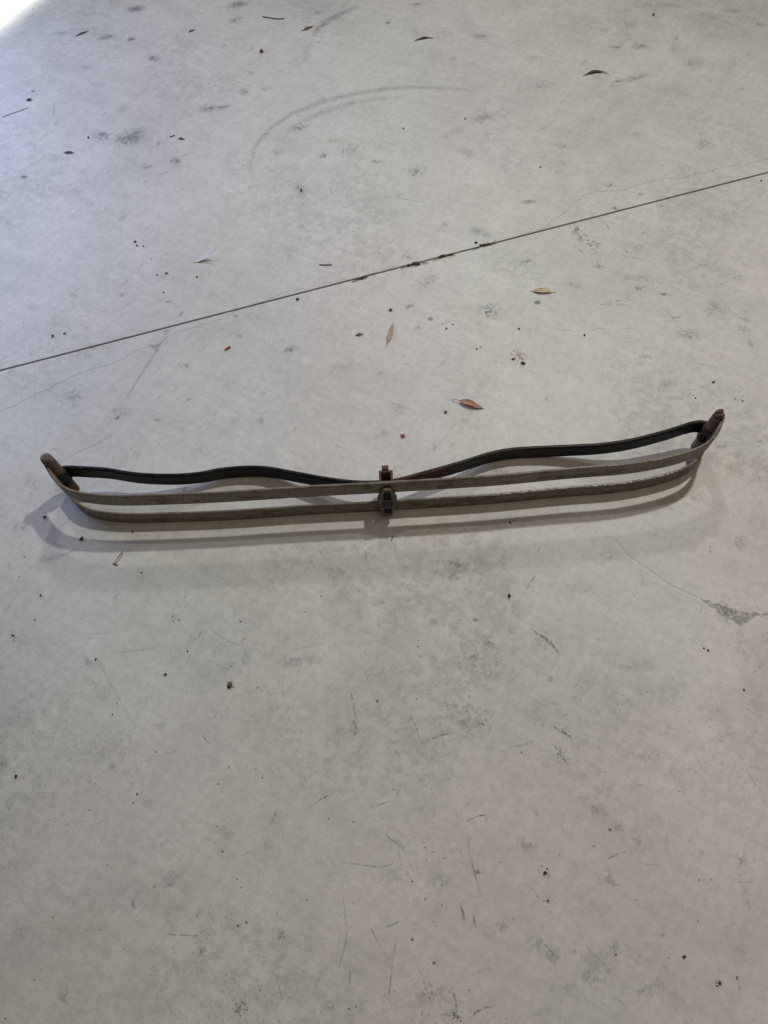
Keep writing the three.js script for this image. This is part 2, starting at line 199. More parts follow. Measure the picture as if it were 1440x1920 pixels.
// scratches and scuffs: [strength, width, points]
for (const [a, w, ...p] of [
  [0.5, 1.1, [5, 220], [25, 212], [53, 202]], [0.36, 1, [100, 190], [100, 223]], [0.4, 1.6, [290, 332], [305, 326], [319, 319]], [0.36, 1.4, [195, 317], [213, 308]], [0.4, 1.4, [340, 292], [355, 288]], [0.34, 1.2, [305, 117], [325, 115]], [0.45, 2, [192, 216], [200, 210]], [0.3, 1.4, [245, 228], [267, 229]], [0.34, 1.4, [386, 236], [400, 235]], [0.3, 1.2, [365, 90], [373, 85]],
  [0.26, 2.5, [535, 250], [545, 238], [553, 234]], [0.26, 2, [561, 222], [566, 240], [580, 233]], [0.26, 2, [595, 298], [605, 288], [612, 283]], [0.24, 2, [643, 275], [643, 297]], [0.22, 2, [662, 285], [672, 270]], [0.26, 2, [664, 303], [669, 312], [666, 321]], [0.26, 2, [618, 350], [624, 368]], [0.24, 1.6, [690, 368], [740, 370], [775, 376], [800, 382]], [0.3, 1.4, [795, 385], [815, 390]],
  [0.34, 1, [895, 528], [910, 515]], [0.3, 1.4, [705, 790], [718, 805]], [0.34, 1.2, [753, 680], [767, 686], [778, 693]], [0.5, 1.2, [823, 611], [832, 606], [847, 602]], [0.34, 1.2, [885, 608], [905, 611]], [0.26, 1.2, [646, 618], [662, 616]], [0.42, 1.1, [631, 829], [634, 838], [645, 840], [652, 843]], [0.34, 1, [655, 838], [665, 832], [677, 829]], [0.22, 2, [545, 810], [560, 800]],
  [0.42, 1.6, [1067, 430], [1070, 418], [1085, 424]], [0.4, 1.6, [1136, 418], [1143, 432]], [0.44, 2, [1083, 467], [1095, 474]], [0.36, 1.3, [1100, 462], [1110, 455], [1123, 450]], [0.36, 1.3, [1102, 470], [1118, 466]], [0.34, 1.2, [1104, 480], [1125, 472]], [0.32, 1.4, [1150, 475], [1175, 480], [1200, 485], [1225, 494], [1235, 502]], [0.44, 1.2, [1172, 464], [1178, 484]], [0.34, 1.2, [1167, 486], [1184, 474]], [0.34, 1.2, [1195, 470], [1192, 486]], [0.38, 1.6, [1163, 530], [1173, 524], [1182, 513]],
  [0.36, 1.4, [1120, 574], [1140, 567], [1173, 562]], [0.34, 1.4, [1125, 572], [1150, 570], [1192, 574]], [0.34, 1.2, [1174, 546], [1174, 560], [1195, 567]], [0.42, 1.2, [1248, 581], [1262, 596], [1270, 609]], [0.42, 1.2, [1253, 602], [1270, 595], [1290, 588]], [0.4, 1.2, [1250, 592], [1278, 597]], [0.3, 1.2, [1025, 617], [1060, 619], [1090, 623]], [0.3, 1.2, [1102, 620], [1125, 615], [1150, 622]], [0.3, 1.3, [1160, 616], [1200, 615]], [0.26, 1.4, [1320, 560], [1335, 575], [1370, 590]], [0.3, 1.2, [1285, 552], [1318, 554]], [0.3, 1.4, [1380, 490], [1420, 505]], [0.24, 1.2, [1255, 457], [1290, 470]], [0.3, 1, [1280, 680], [1340, 686]],
  [0.24, 2, [110, 868], [130, 856], [170, 838], [205, 820], [230, 800]], [0.2, 2, [120, 824], [140, 815]], [0.36, 1.8, [77, 1050], [105, 1046], [130, 1036], [150, 1024]], [0.3, 2, [17, 1072], [17, 1055]], [0.26, 1.6, [170, 1191], [185, 1188], [200, 1187]], [0.36, 2, [205, 1226], [240, 1222], [265, 1219], [290, 1215], [312, 1211]], [0.28, 1.4, [147, 1157], [157, 1163]], [0.26, 1.6, [380, 1236], [400, 1242], [425, 1255]], [0.26, 2, [345, 1140], [348, 1115], [350, 1100]], [0.26, 2, [375, 1375], [395, 1398]], [0.3, 1.4, [306, 1414], [335, 1408]], [0.3, 1.6, [390, 1178], [415, 1195], [450, 1215]], [0.42, 1.4, [120, 1323], [125, 1316], [131, 1308]], [0.2, 1.6, [455, 1440], [485, 1425]], [0.3, 1.2, [8, 1155], [14, 1142], [37, 1103]],
  [0.4, 1.6, [565, 1082], [578, 1062], [588, 1050]], [0.3, 1.4, [630, 1062], [640, 1070], [655, 1082]], [0.2, 1, [492, 1083], [530, 1060], [575, 1025]], [0.32, 3, [656, 1290], [663, 1320], [667, 1350], [666, 1385]], [0.42, 2, [660, 1350], [666, 1362]], [0.4, 1.8, [766, 1335], [778, 1358], [787, 1385], [791, 1393]], [0.44, 2, [791, 1393], [815, 1384], [835, 1377], [852, 1373]], [0.36, 1.8, [833, 1383], [829, 1408]], [0.3, 1.4, [547, 1220], [575, 1213], [610, 1207]], [0.28, 1.4, [531, 1250], [566, 1247]], [0.22, 1.6, [910, 1358], [940, 1372], [955, 1380]], [0.3, 2, [880, 1300], [880, 1318]], [0.22, 1, [800, 1350], [806, 1362]],
  [0.55, 1.7, [985, 1108], [993, 1096], [1003, 1080], [1014, 1067]], [0.6, 4, [995, 1178], [1010, 1190], [1025, 1199], [1040, 1214], [1050, 1228]], [0.55, 3, [1033, 1360], [1050, 1370], [1066, 1380], [1078, 1389]], [0.42, 3, [1036, 1395], [1048, 1408], [1058, 1424], [1068, 1437]], [0.4, 2, [967, 1399], [985, 1397], [1002, 1388]], [0.26, 2, [1260, 1265], [1265, 1280]], [0.24, 1.4, [1180, 1358], [1210, 1362], [1220, 1375]], [0.3, 1.6, [1005, 1254], [1008, 1270]], [0.16, 1.4, [1100, 1105], [1140, 1130]], [0.26, 1, [1275, 955], [1287, 950], [1294, 944]],
  [0.42, 1.6, [310, 1752], [340, 1754], [375, 1756]], [0.4, 1.4, [372, 1753], [385, 1744]], [0.6, 1.5, [319, 1892], [323, 1910]], [0.3, 1.6, [450, 1605], [465, 1600], [478, 1595]], [0.24, 1.4, [180, 1548], [195, 1538]], [0.2, 1.2, [120, 1520], [140, 1510]],
  [0.38, 1.8, [573, 1520], [600, 1500], [625, 1487], [650, 1479]], [0.42, 1.8, [690, 1514], [710, 1510], [733, 1502]], [0.4, 1.6, [637, 1618], [670, 1621], [713, 1627], [730, 1623], [742, 1616]], [0.42, 2.5, [718, 1562], [735, 1575], [750, 1588], [762, 1600]], [0.28, 2, [643, 1670], [647, 1720], [650, 1760], [640, 1800], [635, 1815]], [0.36, 2, [655, 1850], [657, 1820]], [0.34, 2, [513, 1813], [520, 1840], [530, 1878]], [0.3, 1.8, [745, 1750], [738, 1790], [731, 1850], [728, 1880]], [0.26, 1.6, [602, 1825], [585, 1870]], [0.5, 3, [862, 1692], [868, 1712], [872, 1733]], [0.42, 3.2, [886, 1710], [892, 1740]], [0.55, 2.4, [882, 1912], [893, 1898], [910, 1890], [928, 1889]], [0.36, 3, [847, 1850], [855, 1880], [858, 1912]], [0.34, 2.4, [695, 1740], [705, 1760], [715, 1780]], [0.34, 2, [720, 1740], [740, 1733], [752, 1726]], [0.36, 2, [857, 1541], [875, 1540], [900, 1530], [913, 1529], [910, 1550]], [0.36, 2, [877, 1560], [880, 1600], [893, 1650], [905, 1690]], [0.24, 1.4, [880, 1830], [920, 1815]], [0.6, 1.5, [790, 1906], [794, 1893]], [0.26, 2, [505, 1555], [515, 1530], [520, 1515]], [0.3, 1.6, [785, 1810], [800, 1860], [812, 1890]],
  [0.4, 2.6, [1127, 1622], [1145, 1608], [1163, 1601], [1180, 1595]], [0.5, 2.4, [1022, 1771], [1030, 1782], [1040, 1795]], [0.3, 1.4, [1205, 1622], [1240, 1622]], [0.36, 1.6, [1190, 1477], [1200, 1473], [1208, 1472]], [0.44, 1.8, [1403, 1450], [1412, 1463], [1418, 1475]], [0.3, 1.4, [1212, 1533], [1222, 1538], [1232, 1528]], [0.34, 2, [990, 1655], [1003, 1675], [1015, 1690]], [0.4, 1.6, [997, 1690], [1020, 1690], [1045, 1695]], [0.26, 1, [1055, 1520], [1055, 1595]], [0.26, 1.6, [1240, 1695], [1265, 1700], [1283, 1710]], [0.4, 2, [1375, 1605], [1390, 1613], [1386, 1630]], [0.3, 2, [1380, 1655], [1415, 1654]], [0.36, 1.6, [993, 1901], [1015, 1904]], [0.4, 2, [1150, 1870], [1168, 1882]], [0.28, 1.6, [1240, 1805], [1260, 1830]], [0.24, 2, [1385, 1840], [1388, 1870]],
]) stroke('dark', p, w, a, { grit: 0.75 });
// rust and soil
for (const [x, y, rx, ry, a, g] of [[825, 167, 4, 7, 0.5, 0.9], [357, 217, 8, 4, 0.5, 0.6], [627, 264, 24, 9, 0.4, 0.8], [1210, 670, 18, 8, 0.4, 0.95], [1025, 748, 7, 9, 0.5, 0.8], [1022, 720, 16, 12, 0.14, 0.9], [975, 672, 22, 16, 0.75, 0.95], [968, 668, 14, 5, 0.8, 0.7], [1255, 665, 30, 10, 0.2, 0.9], [1345, 665, 24, 8, 0.2, 0.9], [915, 590, 24, 12, 0.3, 0.95], [300, 268, 16, 8, 0.35, 0.95], [562, 352, 20, 22, 0.35, 0.97], [432, 1283, 10, 15, 0.7, 0.9], [326, 1158, 9, 10, 0.45, 0.95], [738, 1288, 24, 22, 0.12, 0.8], [714, 1265, 22, 14, 0.12, 0.8], [890, 800, 30, 10, 0.16, 0.9], [870, 790, 20, 8, 0.2, 0.9], [1000, 620, 30, 9, 0.16, 0.9], [590, 1010, 40, 14, 0.06, 0.5], [775, 1880, 70, 40, 0.14, 0.9], [900, 1880, 60, 40, 0.12, 0.9], [20, 1600, 60, 90, 0.07, 0.4], [250, 1860, 130, 70, 0.07, 0.4], [1380, 1770, 40, 90, 0.07, 0.5], [1311, 1530, 18, 20, 0.12, 0.4], [1000, 1250, 60, 80, 0.06, 0.5], [520, 1060, 60, 26, 0.06, 0.5], [480, 1870, 24, 30, 0.1, 0.9], [640, 270, 50, 10, 0.12, 0.7], [560, 1040, 26, 40, 0.06, 0.6]]) dab('rust', x, y, rx, ry, a, 1, g);
for (const [x, y, rx, ry, a, g] of [[687, 1090, 16, 12, 0.4, 0.5], [717, 1130, 7, 4, 0.5, 0.2], [742, 1165, 10, 12, 0.26, 0.7], [1200, 1250, 42, 14, 0.36, 0.6], [1170, 1256, 18, 10, 0.26, 0.9], [845, 575, 18, 8, 0.16, 0.8], [1387, 870, 16, 6, 0.2, 0.5], [813, 1166, 10, 8, 0.62, 0.25], [1350, 840, 10, 5, 0.3, 0.3], [1425, 828, 6, 4, 0.6, 0.3], [1420, 838, 7, 3, 0.6, 0.4], [1398, 774, 4, 2.5, 0.7, 0.3], [1344, 848, 6, 4, 0.4, 0.4], [1352, 838, 12, 5, 0.5, 0.5]]) dab('olive', x, y, rx, ry, a, 0.5, g);
{ // random faint scuffs, pinholes and pale flecks, thicker where the floor is worn
  const r = mulberry(5);
  for (let i = 0; i < 520; i++) {
    const x = lerp(-1.4, 1.5, r()), z = lerp(-2.9, 0.5, r()), a = r() * Math.PI, l = 0.006 + 0.03 * r() * r(), b = (r() - 0.5) * 0.6, p = [];
    for (let k = 0; k <= 3; k++) p.push([x + Math.cos(a + b * k / 3) * l * k / 3, z + Math.sin(a + b * k / 3) * l * k / 3]);
    for (const s of sheets) s.line('dark', p, 0.0012 + 0.0012 * r(), 0.1 + 0.2 * r(), { grit: 0.8 });
  }
  for (let i = 0; i < 260; i++) { const x = lerp(-1.4, 1.5, r()), z = lerp(-2.9, 0.5, r()), s0 = 0.012 + 0.05 * r() * r(), an = r() * 3, am = 0.05 + 0.14 * r(); for (const s of sheets) s.dab('dark', x, z, s0, s0 * (0.3 + 0.6 * r()), an, am, 1, 0.9); }
  for (let i = 0; i < 2600; i++) { const x = lerp(-1.4, 1.5, r()), z = lerp(-2.9, 0.5, r()), q = 0.0007 + 0.0012 * r() * r() * r(), am = 0.25 + 0.5 * r(); for (const s of sheets) s.dab('hole', x, z, q, q, 0, am, 0.9, 0); }
  for (let i = 0; i < 240; i++) { const x = lerp(-1.4, 1.5, r()), z = lerp(-2.9, 0.5, r()), q = 0.0008 + 0.0008 * r(); for (const s of sheets) s.dab('light', x, z, q, q, 0, 0.9, 0.9, 0); }
  for (let i = 0; i < 60; i++) { const x = lerp(-1.4, 1.5, r()), z = lerp(-2.9, 0.5, r()), a = r() * 3.1, l = 0.05 + 0.15 * r(); for (const s of sheets) s.line('light', [[x, z], [x + Math.cos(a) * l, z + Math.sin(a) * l]], 0.002 + 0.002 * r(), 0.12 + 0.16 * r(), { grit: 0.6 }); }
}
// air holes in the concrete, each where it shows: [x, y, radius]
for (const [x, y, q] of [[250, 1507, 3.2], [409, 1471, 2.8], [407, 1551, 2.4], [417, 1598, 3], [446, 1737, 4], [462, 1731, 3.4], [452, 1665, 2.6], [444, 1650, 3], [369, 1720, 2], [201, 1623, 2], [64, 1838, 3], [10, 1911, 3.4], [125, 1547, 2], [91, 1539, 1.8], [168, 1520, 2], [162, 1746, 1.8], [663, 1542, 3], [616, 1536, 2.6], [576, 1689, 3], [773, 1654, 2.8], [797, 1687, 2.8], [814, 1807, 4.4], [654, 1893, 3.4], [667, 1889, 2.6], [805, 1873, 3], [879, 1858, 2.4], [737, 1481, 2.2], [833, 1611, 2], [901, 1530, 2.4], [488, 1858, 3.4], [773, 1763, 4], [819, 1737, 2.2], [720, 1880, 2.2], [754, 1889, 2], [1144, 1557, 4.2], [1113, 1588, 2.8], [1155, 1792, 4], [1334, 1651, 3], [1311, 1651, 2.4], [1274, 1485, 2.6], [1193, 1689, 3], [1309, 1728, 2.2], [1254, 1797, 2.6], [963, 1724, 2.2], [1243, 1755, 2.4], [1374, 1733, 1.8], [1049, 1604, 2.2], [1016, 1626, 2], [65, 1163, 3.4], [46, 1045, 3], [36, 1082, 2.6], [451, 1166, 3], [458, 1199, 2.2], [453, 1203, 1.8], [292, 1411, 2.6], [276, 1309, 2], [429, 1440, 3], [785, 1202, 2], [788, 1231, 2.2], [783, 1213, 1.8], [602, 1119, 2.2], [781, 1311, 2.6], [657, 1301, 2], [543, 1237, 2], [528, 1381, 2.2], [483, 1290, 2.6], [1213, 1299, 2], [1162, 1332, 1.8], [1425, 1252, 2.6], [1332, 1026, 2], [833, 1174, 1.8]]) dab('hole', x, y, q * 0.92, q * 0.84, 0.84, 0.6, 0, 0);

function floorMaps(sh) {
  const { W, H, k } = sh, col = new Uint8Array(W * H * 4), bmp = new Uint8Array(W * H * 4);
  for (let j = 0; j < H; j++) for (let i = 0; i < W; i++) {
    const X = sh.x0 + (i + 0.5) / k, Z = sh.z0 + (j + 0.5) / k, at = j * W + i;
    const wx = X + 0.06 * noise(X * 7, Z * 7 + 4), wz = Z + 0.06 * noise(X * 7 + 80, Z * 7);
    const broad = fbm(wx * 3.1 + 3, wz * 3.1, 3), mid = fbm(wx * 13, wz * 15 + 40, 3), fine = fbm(X * 95 + 7, Z * 95, 3), grain = lattice[(i * 73 + j * 151 + (i * j & 63)) & 65535];
    const worn = smooth(0.0, 0.42, fbm(wx * 5 + 61, wz * 5, 4)) * clamp01(0.5 + 2.0 * fbm(X * 60, Z * 75, 4));
    const gritty = smooth(0.16, 0.5, noise(X * 310 + 3, Z * 310) * 0.6 + noise(X * 640, Z * 640 + 9) * 0.5) * clamp01(0.35 + 1.1 * worn + 0.7 * mid), drag = fbm((X * 0.85 + Z * 0.5) * 10, (Z * 0.85 - X * 0.5) * 90, 3), drag2 = fbm((X * 0.6 - Z * 0.8) * 14 + 40, (Z * 0.6 + X * 0.8) * 110, 3);
    const tint = noise(wx * 2.2 + 12, wz * 2.2 + 55);
    let v = 0.45 * (1 + 0.11 * broad + 0.11 * mid + 0.11 * fine + 0.05 * grain + 0.06 * drag + 0.05 * drag2 - 0.08 * worn - 0.17 * gritty);
    let r = v * (0.995 + 0.022 * tint), g = v * (0.985 - 0.014 * tint), b = v * (0.935 + 0.006 * tint);
    const D = Math.min(0.9, 2.5 * sh.dark[at] * (0.7 + 0.9 * gritty + 1.4 * Math.max(0, fine + 0.1 * grain))); r *= 1 - 0.72 * D; g *= 1 - 0.7 * D; b *= 1 - 0.68 * D;
    const R = sh.rust[at]; r *= 1 - 0.52 * R; g *= 1 - 0.68 * R; b *= 1 - 0.78 * R;
    const O = sh.olive[at]; r *= 1 - 0.42 * O; g *= 1 - 0.4 * O; b *= 1 - 0.56 * O;
    const L = sh.light[at]; r = lerp(r, 0.7, L * 0.5); g = lerp(g, 0.7, L * 0.5); b = lerp(b, 0.68, L * 0.5);
    const h = sh.hole[at]; r *= 1 - 0.86 * h; g *= 1 - 0.87 * h; b *= 1 - 0.88 * h;
    col[at * 4] = toS(r); col[at * 4 + 1] = toS(g); col[at * 4 + 2] = toS(b); col[at * 4 + 3] = 255;
    const e = clamp01(0.62 + 0.2 * mid + 0.16 * fine + 0.03 * grain + 0.1 * L - 0.5 * h);
    bmp[at * 4] = 255 * e;                                                   // red: relief
    bmp[at * 4 + 1] = 255 * clamp01(0.56 + 0.12 * worn + 0.2 * D + 0.08 * mid + 0.25 * h);   // green: roughness
    bmp[at * 4 + 2] = 0; bmp[at * 4 + 3] = 255;
  }
  const map = dataTexture(col, W, H, true), data = dataTexture(bmp, W, H, false);
  return new THREE.MeshStandardMaterial({ map, bumpMap: data, bumpScale: 0.0016, roughnessMap: data, roughness: 1, metalness: 0 });
}
function slabGeometry(sh, outline, thick) {
  const s = new THREE.Shape(outline.map(([x, z]) => new THREE.Vector2(x, -z)));
  const g = new THREE.ExtrudeGeometry(s, { depth: thick, bevelEnabled: true, bevelThickness: 0.0012, bevelSize: 0.0012, bevelOffset: -0.0012, bevelSegments: 1 });
  g.rotateX(-Math.PI / 2); g.computeBoundingBox(); g.translate(0, -g.boundingBox.max.y, 0);
  const p = g.attributes.position, uv = g.attributes.uv;
  for (let i = 0; i < p.count; i++) uv.setXY(i, (p.getX(i) - sh.x0) / sh.w, (p.getZ(i) - sh.z0) / sh.d);
  return g;
}
const floor = new THREE.Group(); floor.name = 'concrete_floor'; floor.userData.kind = 'structure'; floor.userData.label = 'pale grey worn concrete floor with a straight saw cut joint'; scene.add(floor);
const JA = G(0, 694.5), JB = G(1440, 323), jd = [JB[0] - JA[0], JB[1] - JA[1]], jl = Math.hypot(...jd), ju = [jd[0] / jl, jd[1] / jl], jn = [-ju[1], ju[0]];
const JW = 0.0021;                                    // half the width of the saw cut
const joint = (t, o) => [JA[0] + ju[0] * t + jn[0] * o, JA[1] + ju[1] * t + jn[1] * o];
const DA = G(0, 47), DB = G(60, 0), dl = Math.hypot(DB[0] - DA[0], DB[1] - DA[1]), du = [(DB[0] - DA[0]) / dl, (DB[1] - DA[1]) / dl];
const edge = (t) => [DA[0] + du[0] * t, DA[1] + du[1] * t];     // the doorway's threshold
const cross = (o) => { const a = joint(0, o), det = ju[0] * -du[1] + du[0] * ju[1], bx = DA[0] - a[0], bz = DA[1] - a[1]; const t = (bx * -du[1] + du[0] * bz) / det; return [a[0] + ju[0] * t, a[1] + ju[1] * t]; };
mesh('slab', slabGeometry(nearSheet, [cross(JW), joint(6, JW), [5, 3.2], edge(-7)], 0.1), floorMaps(nearSheet), floor);
mesh('slab_001', slabGeometry(farSheet, [cross(-JW), joint(6, -JW), [5.5, -6.5], edge(4.75)], 0.1), floorMaps(farSheet), floor);
{ // dirt at the bottom of the saw cut
  const a = cross(-0.02), b = joint(6, -0.02), c = joint(6, 0.02), d = cross(0.02), s = new THREE.Shape([a, b, c, d].map(([x, z]) => new THREE.Vector2(x, -z)));
  const g = new THREE.ExtrudeGeometry(s, { depth: 0.03, bevelEnabled: false }); g.rotateX(-Math.PI / 2); g.translate(0, -0.0385, 0);
  mesh('joint', g, new THREE.MeshStandardMaterial({ color: lin(0.05, 0.046, 0.04), roughness: 1 }), floor).userData.label = 'dark straight saw cut joint between the slabs';
}
{ // the sunlit ground outside the doorway
  const off = 0.004, nx = du[1], nz = -du[0], e = (t) => { const p = edge(t); return [p[0] + nx * off, p[1] + nz * off]; };
  const s = new THREE.Shape([e(-7), e(4.75), [-6, e(4.75)[1] - 1], [-9, e(-7)[1]]].map(([x, z]) => new THREE.Vector2(x, -z)));
  const g = new THREE.ExtrudeGeometry(s, { depth: 0.1, bevelEnabled: false }); g.rotateX(-Math.PI / 2); g.translate(0, -0.106, 0);
  const m = mesh('outdoor_pavement', g, new THREE.MeshStandardMaterial({ color: lin(0.62, 0.6, 0.57), roughness: 0.9 })); m.userData.kind = 'structure'; m.userData.label = 'glaring sunlit pavement outside the doorway';
}

// ---------------------------------------------------------------- the bumper
const BH = 0.045;                                     // height of a bar; the gap between the two front bars is the same
function barMap(seed, paint, gloss = 0.8) {
  const W = 2048, H = 128, col = new Uint8Array(W * H * 4), bmp = new Uint8Array(W * H * 4);
  for (let j = 0; j < H; j++) for (let i = 0; i < W; i++) {
    const u = i / W, v = j / H, x = u * 1.62, y = v * 0.11, at = (j * W + i) * 4;
    const [r, g, b, h, ro] = paint(u, v, x + seed, y + seed * 0.37);
    col[at] = toS(clamp01(r)); col[at + 1] = toS(clamp01(g)); col[at + 2] = toS(clamp01(b)); col[at + 3] = 255;
    bmp[at] = 255 * clamp01(h); bmp[at + 1] = 255 * clamp01(ro); bmp[at + 3] = 255;
  }
  const t = dataTexture(col, W, H, true), d = dataTexture(bmp, W, H, false);
  return new THREE.MeshPhysicalMaterial({ map: t, bumpMap: d, bumpScale: 0.0008, roughnessMap: d, roughness: 1, metalness: 0, specularIntensity: gloss });
}
const mix3 = (a, b, t) => [lerp(a[0], b[0], t), lerp(a[1], b[1], t), lerp(a[2], b[2], t)];
// v runs round the section: 0 the back bottom edge, front face about 0.12..0.5, top edge about 0.5..0.56
function frontPaint(chipFrom, chipTo, chips, pitsOn) {
  return (u, v, x, y) => {
    const n = fbm(x * 22, y * 40, 4), f = fbm(x * 140, y * 220, 3), s = fbm(x * 5, y * 120 + 9, 3);
    let c = mix3([0.165, 0.14, 0.108], [0.22, 0.19, 0.152], clamp01(0.5 + 0.9 * n + 0.6 * s));
    const end = 1 - smooth(0.036, 0.085, Math.min(u, 1 - u)), mid = 1 - smooth(0.02, 0.1, Math.abs(u - 0.5));
    const pit = smooth(0.22, 0.36, fbm(x * 230, y * 280 + 3, 2) + pitsOn * 0.08 * n);
    const rust = clamp01(0.8 * smooth(0.2, 0.42, fbm(x * 30 + 30, y * 60, 4) + 0.16 * mid) + 1.25 * end * smooth(-0.4, 0.1, n));
    c = mix3(c, u > 0.9 ? [0.13, 0.068, 0.05] : [0.11, 0.066, 0.04], 0.8 * rust); c = mix3(c, [0.05, 0.036, 0.026], 0.7 * pit);
    c = mix3(c, [0.1, 0.075, 0.055], 0.6 * (1 - smooth(0.0, 0.012, Math.abs(v - 0.43 - 0.02 * n))) * smooth(-0.1, 0.2, fbm(x * 60, y * 60, 2)));
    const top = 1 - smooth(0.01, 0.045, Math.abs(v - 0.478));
    const chip = chips * top * smooth(chipFrom, chipFrom + 0.06, u) * (1 - smooth(chipTo - 0.04, chipTo, u)) * smooth(-0.05, 0.06, fbm(x * 210, y * 300, 2));
    c = mix3(c, [0.075, 0.056, 0.042], 0.75 * top);  // top edge coloured a darker rust brown to offset direct lamp light
    c = mix3(c, [0.5, 0.47, 0.4], 0.6 * clamp01(chip));
    const scrape = top * smooth(0.1, 0.3, fbm(x * 80 + 4, y * 100, 3)) * 0.5; c = mix3(c, [0.17, 0.145, 0.115], scrape);
    return [c[0] * (1 + 0.15 * f), c[1] * (1 + 0.15 * f), c[2] * (1 + 0.15 * f), 0.55 + 0.3 * f - 0.4 * pit + 0.1 * n, 0.5 + 0.25 * rust - 0.08 * s];
  };
}
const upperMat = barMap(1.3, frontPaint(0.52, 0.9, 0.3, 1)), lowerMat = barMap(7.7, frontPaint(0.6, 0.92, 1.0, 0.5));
const rearMat = barMap(4.1, (u, v, x, y) => {
  const n = fbm(x * 20, y * 50, 4), f = fbm(x * 120, y * 160, 3), mid = 1 - smooth(0.02, 0.09, Math.abs(u - 0.53)), rightEnd = smooth(0.9, 1, u);
  const rust = clamp01(smooth(0.16, 0.46, n * 0.7 + 0.45 * mid + 0.3 * rightEnd));
  let c = mix3([0.004, 0.004, 0.0045], [0.01, 0.0095, 0.0095], clamp01(0.5 + n));
  const top = 1 - smooth(0.01, 0.05, Math.abs(v - 0.485)); c = mix3(c, [0.06, 0.055, 0.05], top * smooth(0.0, 0.3, f) * 0.25);
  c = mix3(c, [0.07, 0.04, 0.025], 0.85 * rust);
  return [c[0], c[1], c[2], 0.5 + 0.25 * f, 0.4 + 0.35 * rust + 0.12 * n];
}, 0.32);
function rustMaterial(seed, a, b, c, rough) {
  const W = 256, col = new Uint8Array(W * W * 4), bmp = new Uint8Array(W * W * 4);
  for (let j = 0; j < W; j++) for (let i = 0; i < W; i++) {
    const x = i / W * 6 + seed, y = j / W * 6, at = (j * W + i) * 4, n = fbm(x * 1.3, y * 1.3, 4), f = fbm(x * 9, y * 9 + 5, 3);
    let k = mix3(a, b, clamp01(0.5 + 1.5 * n)); k = mix3(k, c, smooth(0.12, 0.4, fbm(x * 3 + 9, y * 3, 3)));
    for (let q = 0; q < 3; q++) col[at + q] = toS(clamp01(k[q] * (1 + 0.35 * f))); col[at + 3] = 255;
    bmp[at] = 255 * clamp01(0.5 + 0.5 * f + 0.4 * n); bmp[at + 1] = 255 * clamp01(rough + 0.3 * n); bmp[at + 3] = 255;
  }
  return new THREE.MeshStandardMaterial({ map: dataTexture(col, W, W, true), bumpMap: dataTexture(bmp, W, W, false), bumpScale: 0.0015, roughness: rough, metalness: 0.2 });
}
const capMat = rustMaterial(1, [0.075, 0.062, 0.045], [0.15, 0.135, 0.105], [0.1, 0.06, 0.04], 0.6);
const rustMat = rustMaterial(5, [0.08, 0.045, 0.034], [0.16, 0.09, 0.068], [0.05, 0.03, 0.022], 0.8);
const pinkRust = rustMaterial(9, [0.1, 0.058, 0.045], [0.2, 0.125, 0.1], [0.06, 0.033, 0.025], 0.85);
const castMat = rustMaterial(13, [0.075, 0.062, 0.05], [0.15, 0.13, 0.108], [0.11, 0.075, 0.052], 0.6);
const rimMat = rustMaterial(17, [0.1, 0.088, 0.072], [0.18, 0.162, 0.136], [0.13, 0.095, 0.066], 0.5), boltMat = rustMaterial(21, [0.05, 0.048, 0.045], [0.085, 0.082, 0.076], [0.06, 0.045, 0.035], 0.6);
const recessShadeMat = new THREE.MeshStandardMaterial({ color: lin(0.006, 0.006, 0.005), roughness: 0.9 });

